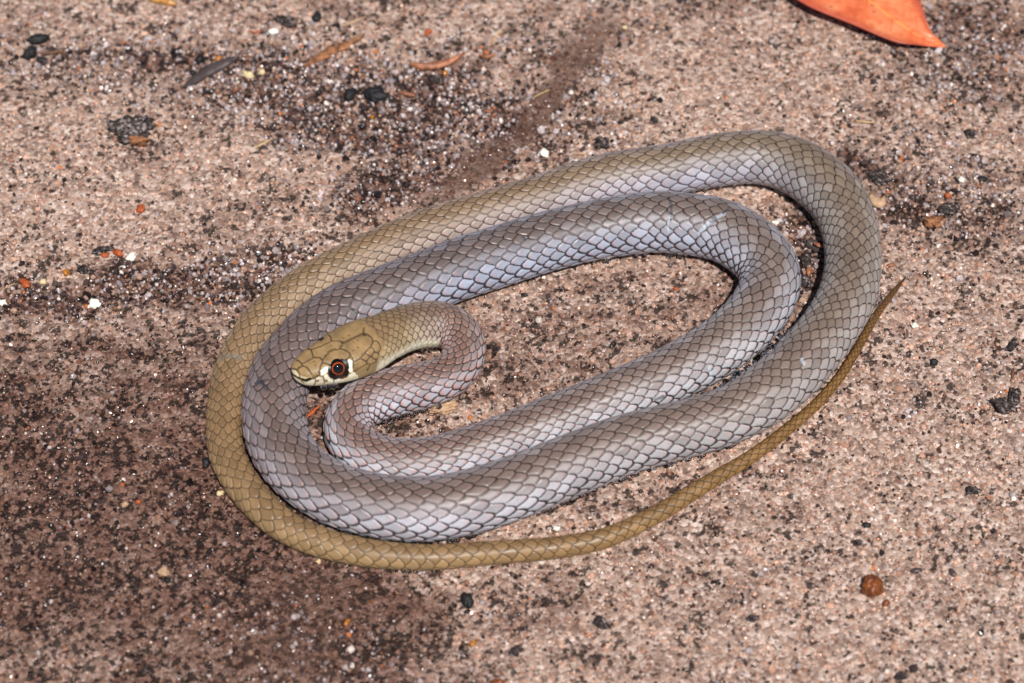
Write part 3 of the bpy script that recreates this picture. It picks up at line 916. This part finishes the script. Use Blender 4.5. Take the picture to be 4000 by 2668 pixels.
def strip(name, axis_px, widths, mat, label, cat, thick=6, bow=6, lift=3, twist=0.0, rough=.12, group=None, cols=7, arch=0.0):
    """a leaf blade, sliver or straw: axis and widths in photograph pixels, bowed across and lying on the rock"""
    ax = spline(np.array(axis_px, float), 8); n = len(ax)
    wd = np.interp(np.linspace(0, 1, n), np.linspace(0, 1, len(widths)), widths)
    G = np.array([gpoint(a, b) for a, b in ax])
    t = np.gradient(G, axis=0); t[:, 2] = 0; t /= np.linalg.norm(t, axis=1)[:, None]
    sd_ = np.stack([t[:, 1], -t[:, 0], 0 * t[:, 0]], 1)
    r = np.random.default_rng(abs(hash(name + label)) % 1 + len(label) * 31 + int(axis_px[0][0]))
    rows = []
    gz = np.convolve(np.r_[G[0, 2], G[:, 2], G[-1, 2]], np.ones(3) / 3, 'valid')
    for k in range(n):
        row = []
        for c in np.linspace(-1, 1, cols):
            w = wd[k] * .5 * c * (1 + rough * (r.random() - .5) * (abs(c) > .9) * 2)
            zz = lift + thick + bow * (1 - c * c) + twist * c * (k / n - .5) + arch * math.sin(math.pi * k / (n - 1)) + rough * 14 * (r.random() - .5)
            row.append(G[k] * [1, 1, 0] + sd_[k] * w * U + np.array([0, 0, gz[k] + zz * U]))
        rows.append(row)
    ob = grid_obj(name, rows, mat, None, thick)
    return tag(ob, label, cat, group)


def lump(name, px, py, a, b_, h, ang, mat, label, cat, rough=.18, angular=0.0, sink=.15, group=None, seed=None, sub=3, hollow=False):
    """a pellet, seed, crumb or chip: full length and width in photograph pixels, height, turn in degrees on the rock"""
    import bmesh
    r = np.random.default_rng(seed if seed is not None else int(px * 7 + py))
    bmx = bmesh.new(); bmesh.ops.create_icosphere(bmx, subdivisions=sub, radius=1.0)
    off = r.uniform(0, 50, 3)
    for v in bmx.verts:
        d = np.array(v.co)
        nz = fbm(np.array([d[0] * 1.6 + off[0] + d[2]]), np.array([d[1] * 1.6 + off[1] + d[2] * 1.3]), 3, 3)[0] - .5
        if angular: d = np.sign(d) * np.abs(d) ** (1 - angular)
        nz2 = fbm(np.array([d[0] * 4.5 + off[1] + d[2] * 2]), np.array([d[1] * 4.5 + off[2] - d[2] * 2]), 8, 2)[0] - .5
        d = d * (1 + rough * (2.2 * nz + 1.5 * nz2))
        v.co = (d[0] * a / 2 * U, d[1] * b_ / 2 * U, d[2] * h / 2 * U)
    zmin = min(v.co.z for v in bmx.verts)
    for v in bmx.verts: v.co.z -= zmin
    me = bpy.data.meshes.new(name); bmx.to_mesh(me); bmx.free()
    for p_ in me.polygons: p_.use_smooth = angular < .3
    me.materials.append(mat)
    ob = bpy.data.objects.new(name, me); col.objects.link(ob)
    g = gpoint(px, py + h * .28); ob.location = g - np.array([0, 0, h * sink * U])
    ob.rotation_euler = (0, 0, math.radians(ang))
    return tag(ob, label, cat, group)


MBLACK = flat_mat("charcoal_seed", (32, 31, 34), .6, .4, .5, 900, .0002)
MGREY = flat_mat("dark_grey_leaf", (78, 66, 66), .38, .5, .35, 500, .00008)
MBARK = flat_mat("bark", (178, 122, 84), .75, .3, .5, 700, .0002, (70, 44, 30))
MRUST = flat_mat("rust_leaf", (178, 116, 82), .55, .4, .4, 500, .0001, (96, 58, 40))
MORCH = flat_mat("orange_chip", (188, 92, 46), .55, .4, .45, 900, .0001)
MWHITE = flat_mat("white_crumb", (244, 240, 226), .7, .3, .2, 1200, .0001)
MCREAM = flat_mat("cream_chip", (226, 204, 158), .6, .4, .3, 900, .0001)
MDIRT = flat_mat("dark_debris", (58, 46, 42), .7, .35, .6, 900, .0003, (22, 18, 18))
def clod_material(name, cols, scale):
    m, nt, b = new_mat(name)
    tc = node(nt, "ShaderNodeTexCoord").outputs['Object']
    v = node(nt, "ShaderNodeTexVoronoi"); v.inputs['Scale'].default_value = scale; nt.links.new(tc, v.inputs['Vector'])
    sp3 = node(nt, "ShaderNodeSeparateColor"); nt.links.new(v.outputs['Color'], sp3.inputs[0])
    n = len(cols)
    nt.links.new(ramp(nt, sp3.outputs[0], [(k / n, tuple(s2l(c))) for k, c in enumerate(cols)], 'CONSTANT'), b.inputs['Base Color'])
    b.inputs['Roughness'].default_value = .6
    bp = node(nt, "ShaderNodeBump"); bp.inputs['Strength'].default_value = 1.0; bp.inputs['Distance'].default_value = .0004
    nt.links.new(mathn(nt, 'SUBTRACT', 1.0, v.outputs['Distance']), bp.inputs['Height']); nt.links.new(bp.outputs[0], b.inputs['Normal'])
    return m


MDIRT = clod_material("dirt", [(34, 27, 26), (52, 42, 40), (70, 57, 52), (46, 36, 34), (92, 78, 72), (30, 26, 27), (60, 48, 44), (128, 116, 112)], 1500)
MCLOD = clod_material("sandy_clod", [(72, 60, 56), (46, 37, 36), (100, 88, 84), (58, 47, 44), (132, 120, 116), (82, 68, 62), (38, 30, 30), (150, 142, 140)], 1500)
MSTRAW = flat_mat("straw", (206, 176, 128), .6, .4, .3, 900)
MTWIG = flat_mat("twig", (112, 80, 60), .7, .3, .4, 900)
MAMBER = flat_mat("amber_case", (196, 130, 48), .3, .5, .5, 700, .0001, (120, 64, 20))
MTAN = flat_mat("tan_chip", (190, 156, 124), .6, .4, .3, 900, .0001)
MNUT = flat_mat("brown_seed", (150, 82, 34), .42, .5, .6, 420, .0003, (58, 28, 16))

# ---- orange leaf
def leaf_material():
    m, nt, b = new_mat("orange_leaf")
    tc = node(nt, "ShaderNodeTexCoord").outputs['Object']
    a = node(nt, "ShaderNodeAttribute", attribute_name="across").outputs['Fac']
    n = node(nt, "ShaderNodeTexNoise"); n.inputs['Scale'].default_value = 160; n.inputs['Detail'].default_value = 6; n.inputs['Roughness'].default_value = .6
    nt.links.new(tc, n.inputs['Vector'])
    c = ramp(nt, n.outputs['Fac'], [(.32, tuple(s2l((204, 92, 54)))), (.5, tuple(s2l((226, 120, 76)))), (.7, tuple(s2l((238, 154, 108))))])
    ed = ramp(nt, mathn(nt, 'ABSOLUTE', a), [(.72, (0, 0, 0)), (1, (1, 1, 1))])
    wv = node(nt, "ShaderNodeTexNoise"); wv.inputs['Scale'].default_value = 900; wv.inputs['Detail'].default_value = 3; nt.links.new(tc, wv.inputs['Vector'])
    c = mixc(nt, .55, c, ramp(nt, wv.outputs['Fac'], [(.3, (.72, .66, .62)), (.7, (1.1, 1.1, 1.1))]), 'MULTIPLY')
    sv = node(nt, "ShaderNodeTexNoise"); sv.inputs['Scale'].default_value = 330; sv.inputs['Detail'].default_value = 2; nt.links.new(tc, sv.inputs['Vector'])
    c = mixc(nt, ramp(nt, sv.outputs['Fac'], [(.68, (0, 0, 0)), (.74, (.8, .8, .8))]), c, tuple(s2l((130, 62, 44))))
    c = mixc(nt, mathn(nt, 'MULTIPLY', ed, .75), c, tuple(s2l((158, 60, 52))))
    nt.links.new(c, b.inputs['Base Color']); b.inputs['Roughness'].default_value = .42
    b.inputs['Subsurface Weight'].default_value = .0
    bp = node(nt, "ShaderNodeBump"); bp.inputs['Strength'].default_value = .3; bp.inputs['Distance'].default_value = .00015
    nt.links.new(n.outputs['Fac'], bp.inputs['Height']); nt.links.new(bp.outputs[0], b.inputs['Normal'])
    return m


LE = spline(np.array([(3694, 186), (3640, 183), (3580, 172), (3490, 158), (3330, 92), (3130, 6), (2985, -120), (2930, -290), (2960, -430), (3040, -520)], float), 6)
RE = spline(np.array([(3694, 182), (3668, 152), (3640, 128), (3618, 80), (3600, 20), (3560, -90), (3470, -230), (3330, -370), (3180, -470), (3050, -524)], float), 6)
rows = []
NC = 19
ac = []
for k in range(len(LE)):
    f = k / (len(LE) - 1)
    row = []
    for j in range(NC):
        c = j / (NC - 1)
        q = LE[k] * (1 - c) + RE[k] * c
        v = 2 * c - 1
        z = 16 + 30 * math.sin(math.pi * min(1, f * 1.1)) + 34 * v * v * smooth(.05, .4, np.array(f)) - 12 * (1 - smooth(0, .12, np.array(abs(v)))) * smooth(.05, .2, np.array(f)) + 5 * math.sin(f * 16 + v * 2) * abs(v)
        z = float(z) * (1 if f > .1 else .5 + 5 * f)
        row.append(unproject(q[0], q[1], z * U))
        ac.append(v)
    rows.append(row)
leaf = bpy.data.objects.new("fallen_leaf", None); col.objects.link(leaf)
lo = np.array(rows).reshape(-1, 3).mean(0) * [1, 1, 0]; leaf.location = lo; leaf.empty_display_size = .01
tag(leaf, "smooth orange fallen leaf with pointed tip and yellow midrib", "leaf")
blade = grid_obj("blade", rows, leaf_material(), leaf, 5, lo); blade.location = (0, 0, 0)
set_attr(blade.data, "across", np.array(ac + ac))
RW = np.array(rows)


def tube(name, pts, rad, mat, parent=None, origin=None, segs=8, flat=1.0):
    P = np.asarray(pts, float); n = len(P); rad = np.interp(np.linspace(0, 1, n), np.linspace(0, 1, len(rad)), rad) * U
    t = np.gradient(P, axis=0); t /= np.linalg.norm(t, axis=1)[:, None]
    s_ = np.cross(t, [0, 0, 1.0]); s_ /= np.maximum(np.linalg.norm(s_, axis=1)[:, None], 1e-9); u_ = np.cross(s_, t)
    a = np.linspace(0, 2 * math.pi, segs, endpoint=False)
    V = P[:, None] + rad[:, None, None] * (s_[:, None] * np.cos(a)[None, :, None] + u_[:, None] * np.sin(a)[None, :, None] * flat)
    V = V.reshape(-1, 3)
    i = np.arange(n * segs).reshape(n, segs); i2 = np.roll(i, -1, 1)
    q = np.stack([i[:-1], i2[:-1], i2[1:], i[1:]], -1).reshape(-1, 4)
    ends = []
    for r_ in (i[0][::-1], i[-1]):
        for k in range(1, segs // 2): ends.append([r_[k - 1], r_[k], r_[segs - 1 - k], r_[segs - k if k > 1 else segs - 1]] if False else [r_[k - 1], r_[k], r_[segs - 1 - k], r_[(segs - k) % segs]])
    q = np.vstack([q, np.array(ends)])
    org = np.array([P[:, 0].mean(), P[:, 1].mean(), V[:, 2].min()]) if origin is None else origin
    me = bpy.data.meshes.new(name); fill_mesh(me, V - org, q)
    ob = link(name, me, mat, parent)
    if origin is None: ob.location = org
    return ob


mid = RW[4:, NC // 2] + np.array([0, 0, 1.5 * U])
tube("midrib", mid, [3, 5, 6, 7, 8], flat_mat("leaf_rib", (240, 150, 76), .5, .4), leaf, lo, 6, .5)
vein_m = flat_mat("leaf_vein", (222, 116, 68), .5, .4)
for k in range(8, len(RW) - 6, 5):
    for sgn in (-1, 1):
        vp = [RW[max(k - int(q * 5), 0), NC // 2 + sgn * int(q * (NC // 2 - 2))] + np.array([0, 0, .6 * U]) for q in (0, .25, .5, .75, 1)]
        tube("vein", vp, [2.6, 2.2, 1.8, 1.2], vein_m, leaf, lo, 6, .6)
base_pt = RW[-1, NC // 2]
tube("stalk", [base_pt, base_pt + np.array([-60, 50, -4]) * U, base_pt + np.array([-130, 130, -10]) * U], [9, 8, 8], flat_mat("leaf_stalk", (190, 100, 60), .5, .4), leaf, lo, 8)
tw = [unproject(a, b, z * U) for a, b, z in ((3386, 88, 52), (3415, 100, 50), (3440, 115, 46), (3462, 128, 42), (3478, 142, 38))]
tag(tube("dark_fibre", tw, [1.5, 2.6, 2.4, 1.6], MTWIG), "thin dark fibre lying on the orange leaf", "fibre")

# ---- leaf fragments and slivers
strip("leaf_fragment", [(715, 350), (760, 320), (820, 280), (885, 250), (935, 232)], [10, 42, 62, 50, 12], MGREY, "dark grey pointed leaf fragment on the loose sand", "leaf", 5, 12, 8)
strip("bark_sliver", [(1185, 272), (1230, 245), (1290, 212), (1350, 185), (1422, 148)], [6, 34, 46, 40, 14], MBARK, "long rough brown bark sliver on the loose sand", "bark", 8, 8, 8, 10, .3)
strip("leaf_fragment", [(1600, 262), (1650, 268), (1710, 262), (1770, 242), (1815, 215)], [8, 34, 42, 34, 6], MRUST, "curved rust brown leaf fragment beside the bark sliver", "leaf", 4, 14, 10, 14, .05)
strip("leaf_fragment", [(1870, 222), (1900, 226), (1935, 222)], [6, 20, 8], MRUST, "tiny dull brown leaf scrap past the tip of the rust brown fragment", "leaf", 4, 8, 5)
strip("leaf_fragment", [(1556, 368), (1590, 372), (1620, 380)], [6, 22, 8], MRUST, "small brown leaf scrap beside the two black seeds", "leaf", 4, 8, 5)
strip("bark_sliver", [(1330, 110), (1375, 92), (1430, 72)], [6, 16, 4], MTAN, "thin pale sliver beside the long bark sliver", "bark", 4, 4, 5)
strip("straw", [(3343, 478), (3380, 482), (3414, 484)], [4, 9, 4], MSTRAW, "short straw-coloured needle on bare rock beyond the coils", "straw", 6, 4, 4)
strip("straw", [(998, 582), (1030, 565), (1060, 550)], [4, 12, 5], MSTRAW, "pale straw lying on bare rock by the sand hollow", "straw", 5, 4, 4)
strip("straw", [(2085, 385), (2115, 370), (2145, 356)], [3, 7, 3], MSTRAW, "thin straw on the reddish stain", "straw", 5, 3, 4)
strip("straw", [(2240, 606), (2272, 606), (2303, 610)], [3, 8, 4], MTAN, "short brown straw beside the upper coil", "straw", 5, 3, 4)
strip("straw", [(970, 128), (1000, 130), (1028, 126)], [4, 12, 5], MORCH, "thin orange needle on the loose sand", "straw", 5, 4, 4)
strip("bark_sliver", [(1196, 1640), (1220, 1615), (1250, 1592)], [5, 17, 6], MORCH, "orange brown splinter in the gap below the snake's jaw", "bark", 6, 5, 4, 0, .3)
strip("straw", [(0, 1148), (25, 1128), (60, 1112)], [7, 6, 4], MTAN, "pale curved stem beside the orange chip on the sand band", "straw", 5, 3, 4)
strip("leaf_fragment", [(3398, 775), (3418, 792), (3440, 800), (3452, 780)], [30, 54, 48, 14], MTAN, "small tan leaf scrap against the outer coil", "leaf", 5, 14, 8)
tag(tube("twig", [gpoint(a, b, 5 * U) for a, b in ((3450, 775), (3490, 735), (3530, 695), (3565, 660))], [4, 3.5, 3, 2], MTWIG), "thin brown twig beside the tan leaf scrap", "twig")
tag(tube("rootlet", [gpoint(a, b, 5 * U) for a, b in ((1102, 975), (1104, 1000), (1092, 1030), (1060, 1052), (1010, 1064), (950, 1080), (905, 1088))], [3, 4, 4.5, 5, 4, 2.5], flat_mat("rootlet_brown", (74, 40, 32), .6)), "thin dark red rootlet curving beside the outer coil", "root")
tag(tube("rootlet", [gpoint(a, b, 4 * U) for a, b in ((1925, 175), (1930, 150), (1945, 132), (1965, 125))], [2.5, 3, 3, 2], MSTRAW), "fine pale hooked fibre on the loose sand", "fibre")
strip("leaf_fragment", [(140, 218), (190, 216), (240, 212), (262, 240)], [6, 18, 16, 5], MTWIG, "folded brown leaf scrap beside the paired black seeds", "leaf", 4, 10, 8)
strip("leaf_fragment", [(3150, 958), (3180, 968), (3210, 985), (3226, 1000)], [30, 52, 50, 30], MGREY, "dark curled leaf scrap wedged between the coils", "leaf", 5, 12, 14, 20)
strip("leaf_fragment", [(3175, 975), (3195, 982), (3215, 990)], [10, 22, 10], MRUST, "reddish brown flake on the leaf scrap between the coils", "leaf", 4, 6, 40)

# ---- seeds, pellets, crumbs: (x, y, length, width, height, turn, material, name, category, label)
LUMPS = [
    (150, 150, 92, 46, 40, 15, MBLACK, "black_seed", "seed", "smooth black seed, longer one of a touching pair on bare rock"),
    (122, 205, 66, 48, 42, 60, MBLACK, "black_seed", "seed", "smooth black seed, rounder one of a touching pair on bare rock"),
    (165, 232, 50, 26, 24, 0, MBLACK, "black_seed", "seed", "flat black flake under the folded brown leaf scrap"),
    (782, 230, 52, 36, 38, 60, MBLACK, "black_seed", "seed", "small black seed beside the dark grey leaf fragment"),
    (853, 228, 34, 30, 24, 0, MAMBER, "seed_case", "seed", "tiny open amber seed case beside the dark grey leaf fragment"),
    (755, 282, 26, 22, 20, 0, MBLACK, "black_seed", "seed", "tiny black pellet at the edge of the dark grey leaf fragment"),
    (1238, 66, 50, 36, 34, 75, MBLACK, "black_seed", "seed", "small black seed beside the flat charcoal pebble"),
    (1120, 80, 82, 48, 30, -15, MDIRT, "dark_pebble", "pebble", "flat charcoal pebble on the loose sand"),
    (1366, 368, 60, 46, 44, 80, MBLACK, "black_seed", "seed", "glossy oval black seed beside a larger black lump"),
    (1466, 364, 104, 70, 56, -22, MBLACK, "black_lump", "seed", "largest black oval lump on the loose sand"),
    (1702, 306, 54, 44, 34, 0, MDIRT, "dark_pebble", "pebble", "blue-grey pebble below the rust brown leaf fragment"),
    (1740, 284, 34, 22, 20, 70, MAMBER, "yellow_scrap", "scrap", "yellow scrap touching the rust brown leaf fragment"),
    (1448, 460, 34, 20, 16, 40, MAMBER, "yellow_scrap", "scrap", "yellow orange scrap below the two black seeds"),
    (1672, 126, 36, 22, 18, 50, MORCH, "orange_chip", "chip", "rusty orange chip near the rust brown leaf fragment"),
    (965, 290, 58, 30, 24, -8, MCREAM, "cream_chip", "chip", "cream crumb beside the dark grey leaf fragment"),
    (1022, 284, 28, 22, 18, 0, MCREAM, "cream_chip", "chip", "smaller cream crumb next to the cream crumb"),
    (1072, 124, 40, 30, 22, 20, MWHITE, "white_crumb", "crumb", "whitish crumb between the charcoal pebble and the cream crumbs"),
    (549, 816, 34, 32, 22, 80, MORCH, "orange_chip", "chip", "orange chip alone on bare rock"),
    (462, 988, 46, 26, 22, -40, MORCH, "orange_chip", "chip", "bright orange chip next to the cream crumb at the sand band"),
    (412, 996, 28, 20, 16, 0, MORCH, "orange_chip", "chip", "dull orange crumb touching the dark debris at the sand band"),
    (98, 1106, 46, 30, 24, -50, MORCH, "orange_chip", "chip", "bright orange chip at the far end of the sand band"),
    (260, 1062, 34, 26, 20, 70, MAMBER, "yellow_scrap", "scrap", "brownish yellow scrap on the sand band"),
    (513, 1006, 34, 32, 24, 0, MWHITE, "white_crumb", "crumb", "small white crumb beside the bright orange chip"),
    (369, 1188, 50, 36, 26, 0, MWHITE, "white_crumb", "crumb", "bright white crumb, biggest on the sand band"),
    (12, 1180, 34, 28, 20, 0, MWHITE, "white_crumb", "crumb", "white crumb beside the pale curved stem on the sand band"),
    (168, 1100, 26, 24, 20, 0, MCREAM, "cream_chip", "chip", "cream crumb beside the far orange chip"),
    (400, 975, 74, 30, 30, 15, MDIRT, "dark_crumb", "crumb", "dark splinter of debris on the sand band"),
    (330, 1052, 50, 34, 28, 15, MDIRT, "dark_crumb", "crumb", "black crumb between yellow scrap and orange chip"),
    (2127, 596, 40, 34, 24, 0, MWHITE, "white_crumb", "crumb", "white crumb beside the upper coil"),
    (2352, 560, 56, 52, 42, 0, MDIRT, "dark_crumb", "crumb", "dark brown clod beside the upper coil"),
    (2555, 470, 30, 30, 22, 0, MDIRT, "dark_crumb", "crumb", "small brown clod on pale rock near the upper coil"),
    (2440, 108, 20, 20, 14, 0, MCREAM, "cream_chip", "chip", "tiny cream crumb on the pale rock"),
    (510, 505, 150, 120, 40, 15, MCLOD, "earth_clod", "clod", "large dark clod of sand and leaf bits on bare rock"),
    (545, 552, 64, 34, 40, 5, MBARK, "bark_crumb", "bark", "brown bark bit in the large dark clod"),
    (3405, 2285, 80, 76, 70, 0, MNUT, "round_seed", "seed", "round brown woody seed on bare rock"),
    (3640, 866, 78, 48, 40, 25, MBARK, "bark_crumb", "bark", "brown bark crumb near the dark stain outside the coils"),
    (3700, 818, 90, 46, 36, 30, MDIRT, "dark_crumb", "crumb", "black crust beside the brown bark crumb"),
    (3425, 690, 70, 80, 24, 60, MDIRT, "dark_crumb", "crumb", "dark flake beside the tan leaf scrap"),
    (3700, 764, 22, 20, 16, 0, MORCH, "orange_chip", "chip", "tiny orange crumb near the black crust"),
    (3754, 700, 24, 24, 20, 0, MWHITE, "white_crumb", "crumb", "ivory crumb near the bluish pebble"),
    (3835, 700, 44, 28, 22, 0, MBLACK, "dark_pebble", "pebble", "bluish black pebble near the ivory crumb"),
    (3790, 520, 50, 38, 30, 10, MDIRT, "dark_crumb", "crumb", "brown speckled clod beyond the bark crumb"),
    (3920, 1582, 92, 52, 44, -15, MDIRT, "dark_crumb", "crumb", "black crumbly debris on pale rock beyond the tail"),
    (3965, 1545, 40, 70, 30, 0, MDIRT, "dark_crumb", "crumb", "black splinter standing by the crumbly debris"),
    (3955, 1350, 66, 26, 24, 55, MDIRT, "dark_crumb", "crumb", "short dark stick-like debris on pale rock"),
    (3955, 1458, 46, 14, 14, 80, MTWIG, "twig_bit", "twig", "tiny brown twig bit on pale rock"),
    (3648, 1412, 34, 26, 22, 0, MBLACK, "dark_pebble", "pebble", "blue-black pebble beyond the tail"),
    (3572, 1270, 30, 24, 20, 0, MWHITE, "white_crumb", "crumb", "translucent white crumb near the tail tip"),
    (3480, 1035, 32, 16, 14, 10, MRUST, "red_scrap", "scrap", "red-brown scrap beside the tail tip"),
    (1826, 2345, 64, 40, 40, -65, MBLACK, "black_seed", "seed", "black oval pellet on the rock below the tail"),
    (2350, 2432, 58, 42, 38, -30, MDIRT, "dark_pebble", "pebble", "dark greenish pebble below the tail"),
    (1355, 2430, 34, 18, 16, 60, MAMBER, "yellow_scrap", "scrap", "amber scrap on the dark stained rock"),
    (1848, 2512, 34, 20, 16, 50, MAMBER, "yellow_scrap", "scrap", "amber brown scrap beside the black pellets"),
    (1945, 2664, 52, 30, 30, 0, MNUT, "round_seed", "seed", "smooth brown seed on pale rock past the amber brown scrap"),
    (2010, 2545, 34, 40, 24, 0, MDIRT, "dark_crumb", "crumb", "brown crumb on pale rock below the tail"),
    (640, 2232, 40, 34, 26, 0, MTAN, "tan_pebble", "pebble", "pinkish grains of a small clump on dark rock"),
    (655, 2265, 26, 22, 18, 0, MBLACK, "dark_pebble", "pebble", "greenish black grain in the small clump on dark rock"),
    (566, 2620, 30, 24, 16, 0, MDIRT, "dark_crumb", "crumb", "dark crumb on the darkened rock"),
    (488, 1970, 26, 22, 16, 0, MTAN, "tan_pebble", "pebble", "pale grain on the darkened rock"),
    (540, 1960, 22, 14, 12, 0, MORCH, "orange_chip", "chip", "small orange crumb on the darkened rock"),
    (805, 1805, 30, 44, 26, 0, MBLACK, "dark_crumb", "crumb", "black crumb touching the outer coil"),
    (860, 1928, 24, 20, 16, 40, MCREAM, "cream_chip", "chip", "cream flake beside the outer coil"),
    (1245, 2193, 18, 14, 12, 0, MCREAM, "cream_chip", "chip", "cream speck under the tail's bend"),
    (1738, 1592, 96, 40, 36, 24, MTAN, "tan_pupa", "scrap", "sandy tan pupa-like scrap against the snake's neck loop"),
    (3160, 1058, 40, 26, 22, 70, MRUST, "red_scrap", "scrap", "red-brown scrap between the coils"),
    (3140, 1100, 60, 50, 34, 0, MDIRT, "dark_crumb", "crumb", "black crumbs packed between the coils"),
    (3150, 1010, 60, 60, 30, 0, MDIRT, "dark_crumb", "crumb", "dark clod under the leaf scrap between the coils"),
    (3028, 868, 26, 16, 14, -20, MWHITE, "white_crumb", "crumb", "whitish crumb in the gap between the upper coils"),
    (2050, 1152, 26, 20, 18, 0, MDIRT, "dark_crumb", "crumb", "dark crumb inside the coil below the upper strand"),
    (2640, 1128, 18, 12, 10, 0, MORCH, "orange_chip", "chip", "orange speck on the rock inside the coil"),
    (2175, 2065, 26, 22, 18, 0, MWHITE, "white_crumb", "crumb", "white crumb between body and tail"),
    (3350, 2120, 30, 24, 18, 0, MDIRT, "dark_crumb", "crumb", "dark crumb with a yellow speck on pale rock"),
    (3385, 2050, 34, 22, 16, 0, MBLACK, "dark_crumb", "crumb", "black speck cluster on pale rock near the round seed"),
    (3460, 2355, 30, 24, 20, 45, MNUT, "brown_crumb", "crumb", "dark brown crumb just below the round seed"),
    (3800, 1915, 50, 30, 24, 0, MDIRT, "dark_crumb", "crumb", "brown lichen crumb on the far pale rock"),
    (3580, 2228, 44, 24, 16, 10, MGREY, "grey_flake", "flake", "grey flake beside the round seed"),
    (3720, 2235, 22, 40, 18, 20, MGREY, "grey_flake", "flake", "upright dark grey flake beyond the round seed"),
    (2940, 2415, 34, 28, 20, 0, MDIRT, "dark_crumb", "crumb", "lone dark crumb between the greenish pebble and the round seed"),
    (3520, 2640, 50, 26, 22, 15, MDIRT, "dark_crumb", "crumb", "dark flat crumb on pale rock far past the round seed"),
    (3785, 90, 60, 20, 22, -60, MTWIG, "twig_bit", "twig", "brown crooked twig bit beside the orange leaf"),
    (3725, 25, 40, 26, 18, 30, MDIRT, "dark_crumb", "crumb", "dark crumb beside the crooked twig bit"),
]
for (px, py, a, b_, h, an, mt, nm, cat, lab) in LUMPS:
    crumb = mt in (MDIRT, MCLOD, MBARK, MORCH, MWHITE, MCREAM, MTAN)
    lump(nm, px, py, a, b_, h * (.75 if mt is MDIRT else 1), an, mt, lab, cat, .55 if crumb else .26, .15 if crumb else 0.0, sub=4 if max(a, b_) > 60 else 3)

# ---- amber insect case with rings, half out of view
case = bpy.data.objects.new("insect_case", None); col.objects.link(case)
cp = [gpoint(a, b, 16 * U) for a, b in ((588, 2), (610, 7), (635, 12), (660, 18), (690, 26))]
case.location = np.array(cp[2]) * [1, 1, 0]; case.empty_display_size = .01
tag(case, "ringed amber insect case lying on bare rock", "insect case")
tube("shell", spline(np.array(cp), 8), [9, 15, 16, 16, 15, 14, 8], flat_mat("amber_shell", (200, 150, 84), .3, .5, .35, 800, 0, (150, 96, 40)), case, np.array(case.location), 10)
tube("head_end", np.array([cp[0] + (cp[0] - cp[1]) * .25, cp[0], cp[0] * .5 + cp[1] * .5]), [6, 14, 15.8], MAMBER, case, np.array(case.location), 10)

# ------------------------------------------------------------------ water beads along the snake's lower flank
dm, dnt, db = new_mat("water")
db.inputs['Base Color'].default_value = (1, 1, 1, 1); db.inputs['Roughness'].default_value = 0.0
db.inputs['Transmission Weight'].default_value = 1.0; db.inputs['IOR'].default_value = 1.33
import bmesh
bb = bmesh.new(); bmesh.ops.create_icosphere(bb, subdivisions=3, radius=1.0)
for v in bb.verts: v.co.z *= .88
drop_me = bpy.data.meshes.new("water_droplet"); bb.to_mesh(drop_me); bb.free()
for p_ in drop_me.polygons: p_.use_smooth = True
drop_me.materials.append(dm)
cx_, cy_, cw_ = project(CC[:, :3])


def drops(path, n, rmin, rmax, label, group):
    """beads sitting on the flank nearest to a line of photograph pixels along the body's lower edge"""
    q = spline(np.array(path, float), 30)
    L = np.r_[0, np.cumsum(np.linalg.norm(np.diff(q, axis=0), axis=1))]
    for d in np.sort(rng.uniform(0, L[-1], n)):
        x = np.interp(d, L, q[:, 0]); y = np.interp(d, L, q[:, 1])
        dd = np.hypot(PXY[..., 0] - x, PXY[..., 1] - y)
        dd[:nh if 'jaw' not in label else 0] += 1e4
        k = np.unravel_index(np.argmin(dd), dd.shape)
        rad = rng.uniform(rmin, rmax) * 1.3 * (1 if rng.random() > .15 else 1.35) * U
        o = bpy.data.objects.new("water_droplet", drop_me); col.objects.link(o)
        o.location = SKIN[k] + NRM[k] * rad * .62
        o.scale = (rad, rad, rad * .95)
        tag(o, label, "water droplet", group)


pxx, pyy, _w = project(SKIN.reshape(-1, 3))
PXY = np.stack([pxx, pyy], 1).reshape(NR, M, 2)
drops([(1300, 2056), (1389, 2085), (1479, 2103), (1598, 2115), (1700, 2112), (1806, 2097), (1890, 2077)], 34, 4.5, 9, "tiny clear water bead between the lowest coil and the tail", "water beads between the lowest coil and the tail")
drops([(2080, 2008), (2164, 1984), (2313, 1919), (2400, 1880), (2491, 1844), (2600, 1805), (2719, 1782), (2808, 1752), (2870, 1732)], 42, 4, 8.5, "tiny clear water bead under the front coil above the bare rock", "water beads under the front coil")
drops([(2720, 1558), (2808, 1522), (2886, 1469), (2957, 1415), (3041, 1343), (3088, 1290)], 34, 4.5, 9, "tiny clear water bead in the groove between two touching coils", "water beads between touching coils")
drops([(1490, 1640), (1553, 1624), (1638, 1603), (1723, 1577)], 13, 4.5, 9, "tiny clear water bead under the snake's neck loop", "water beads under the neck loop")
drops([(2230, 1032), (2400, 1003), (2552, 988), (2700, 1000)], 16, 3, 6, "tiny clear water bead under the upper inner coil", "water beads under the upper inner coil")
drops([(1243, 1515), (1290, 1508), (1330, 1500)], 6, 6, 10, "clear water bead hanging from the snake's jaw", "water beads under the jaw")
drops([(1640, 1368), (1690, 1360), (1715, 1366)], 4, 5, 9, "clear water bead under the snake's cream throat", "water beads under the throat")
drops([(1542, 2224), (1657, 2225), (1720, 2220)], 7, 4, 7, "tiny clear water bead under the olive tail", "water beads under the tail")
drops([(2690, 742), (2760, 738), (2840, 724), (3094, 776), (3120, 800)], 8, 3, 6, "tiny clear water bead under the outer upper coil", "water beads under the outer upper coil")
drops([(3440, 1140), (3425, 1185), (3400, 1230)], 8, 5, 9, "tiny clear water bead between the outer coil and the tail end", "water beads between coil and tail end")
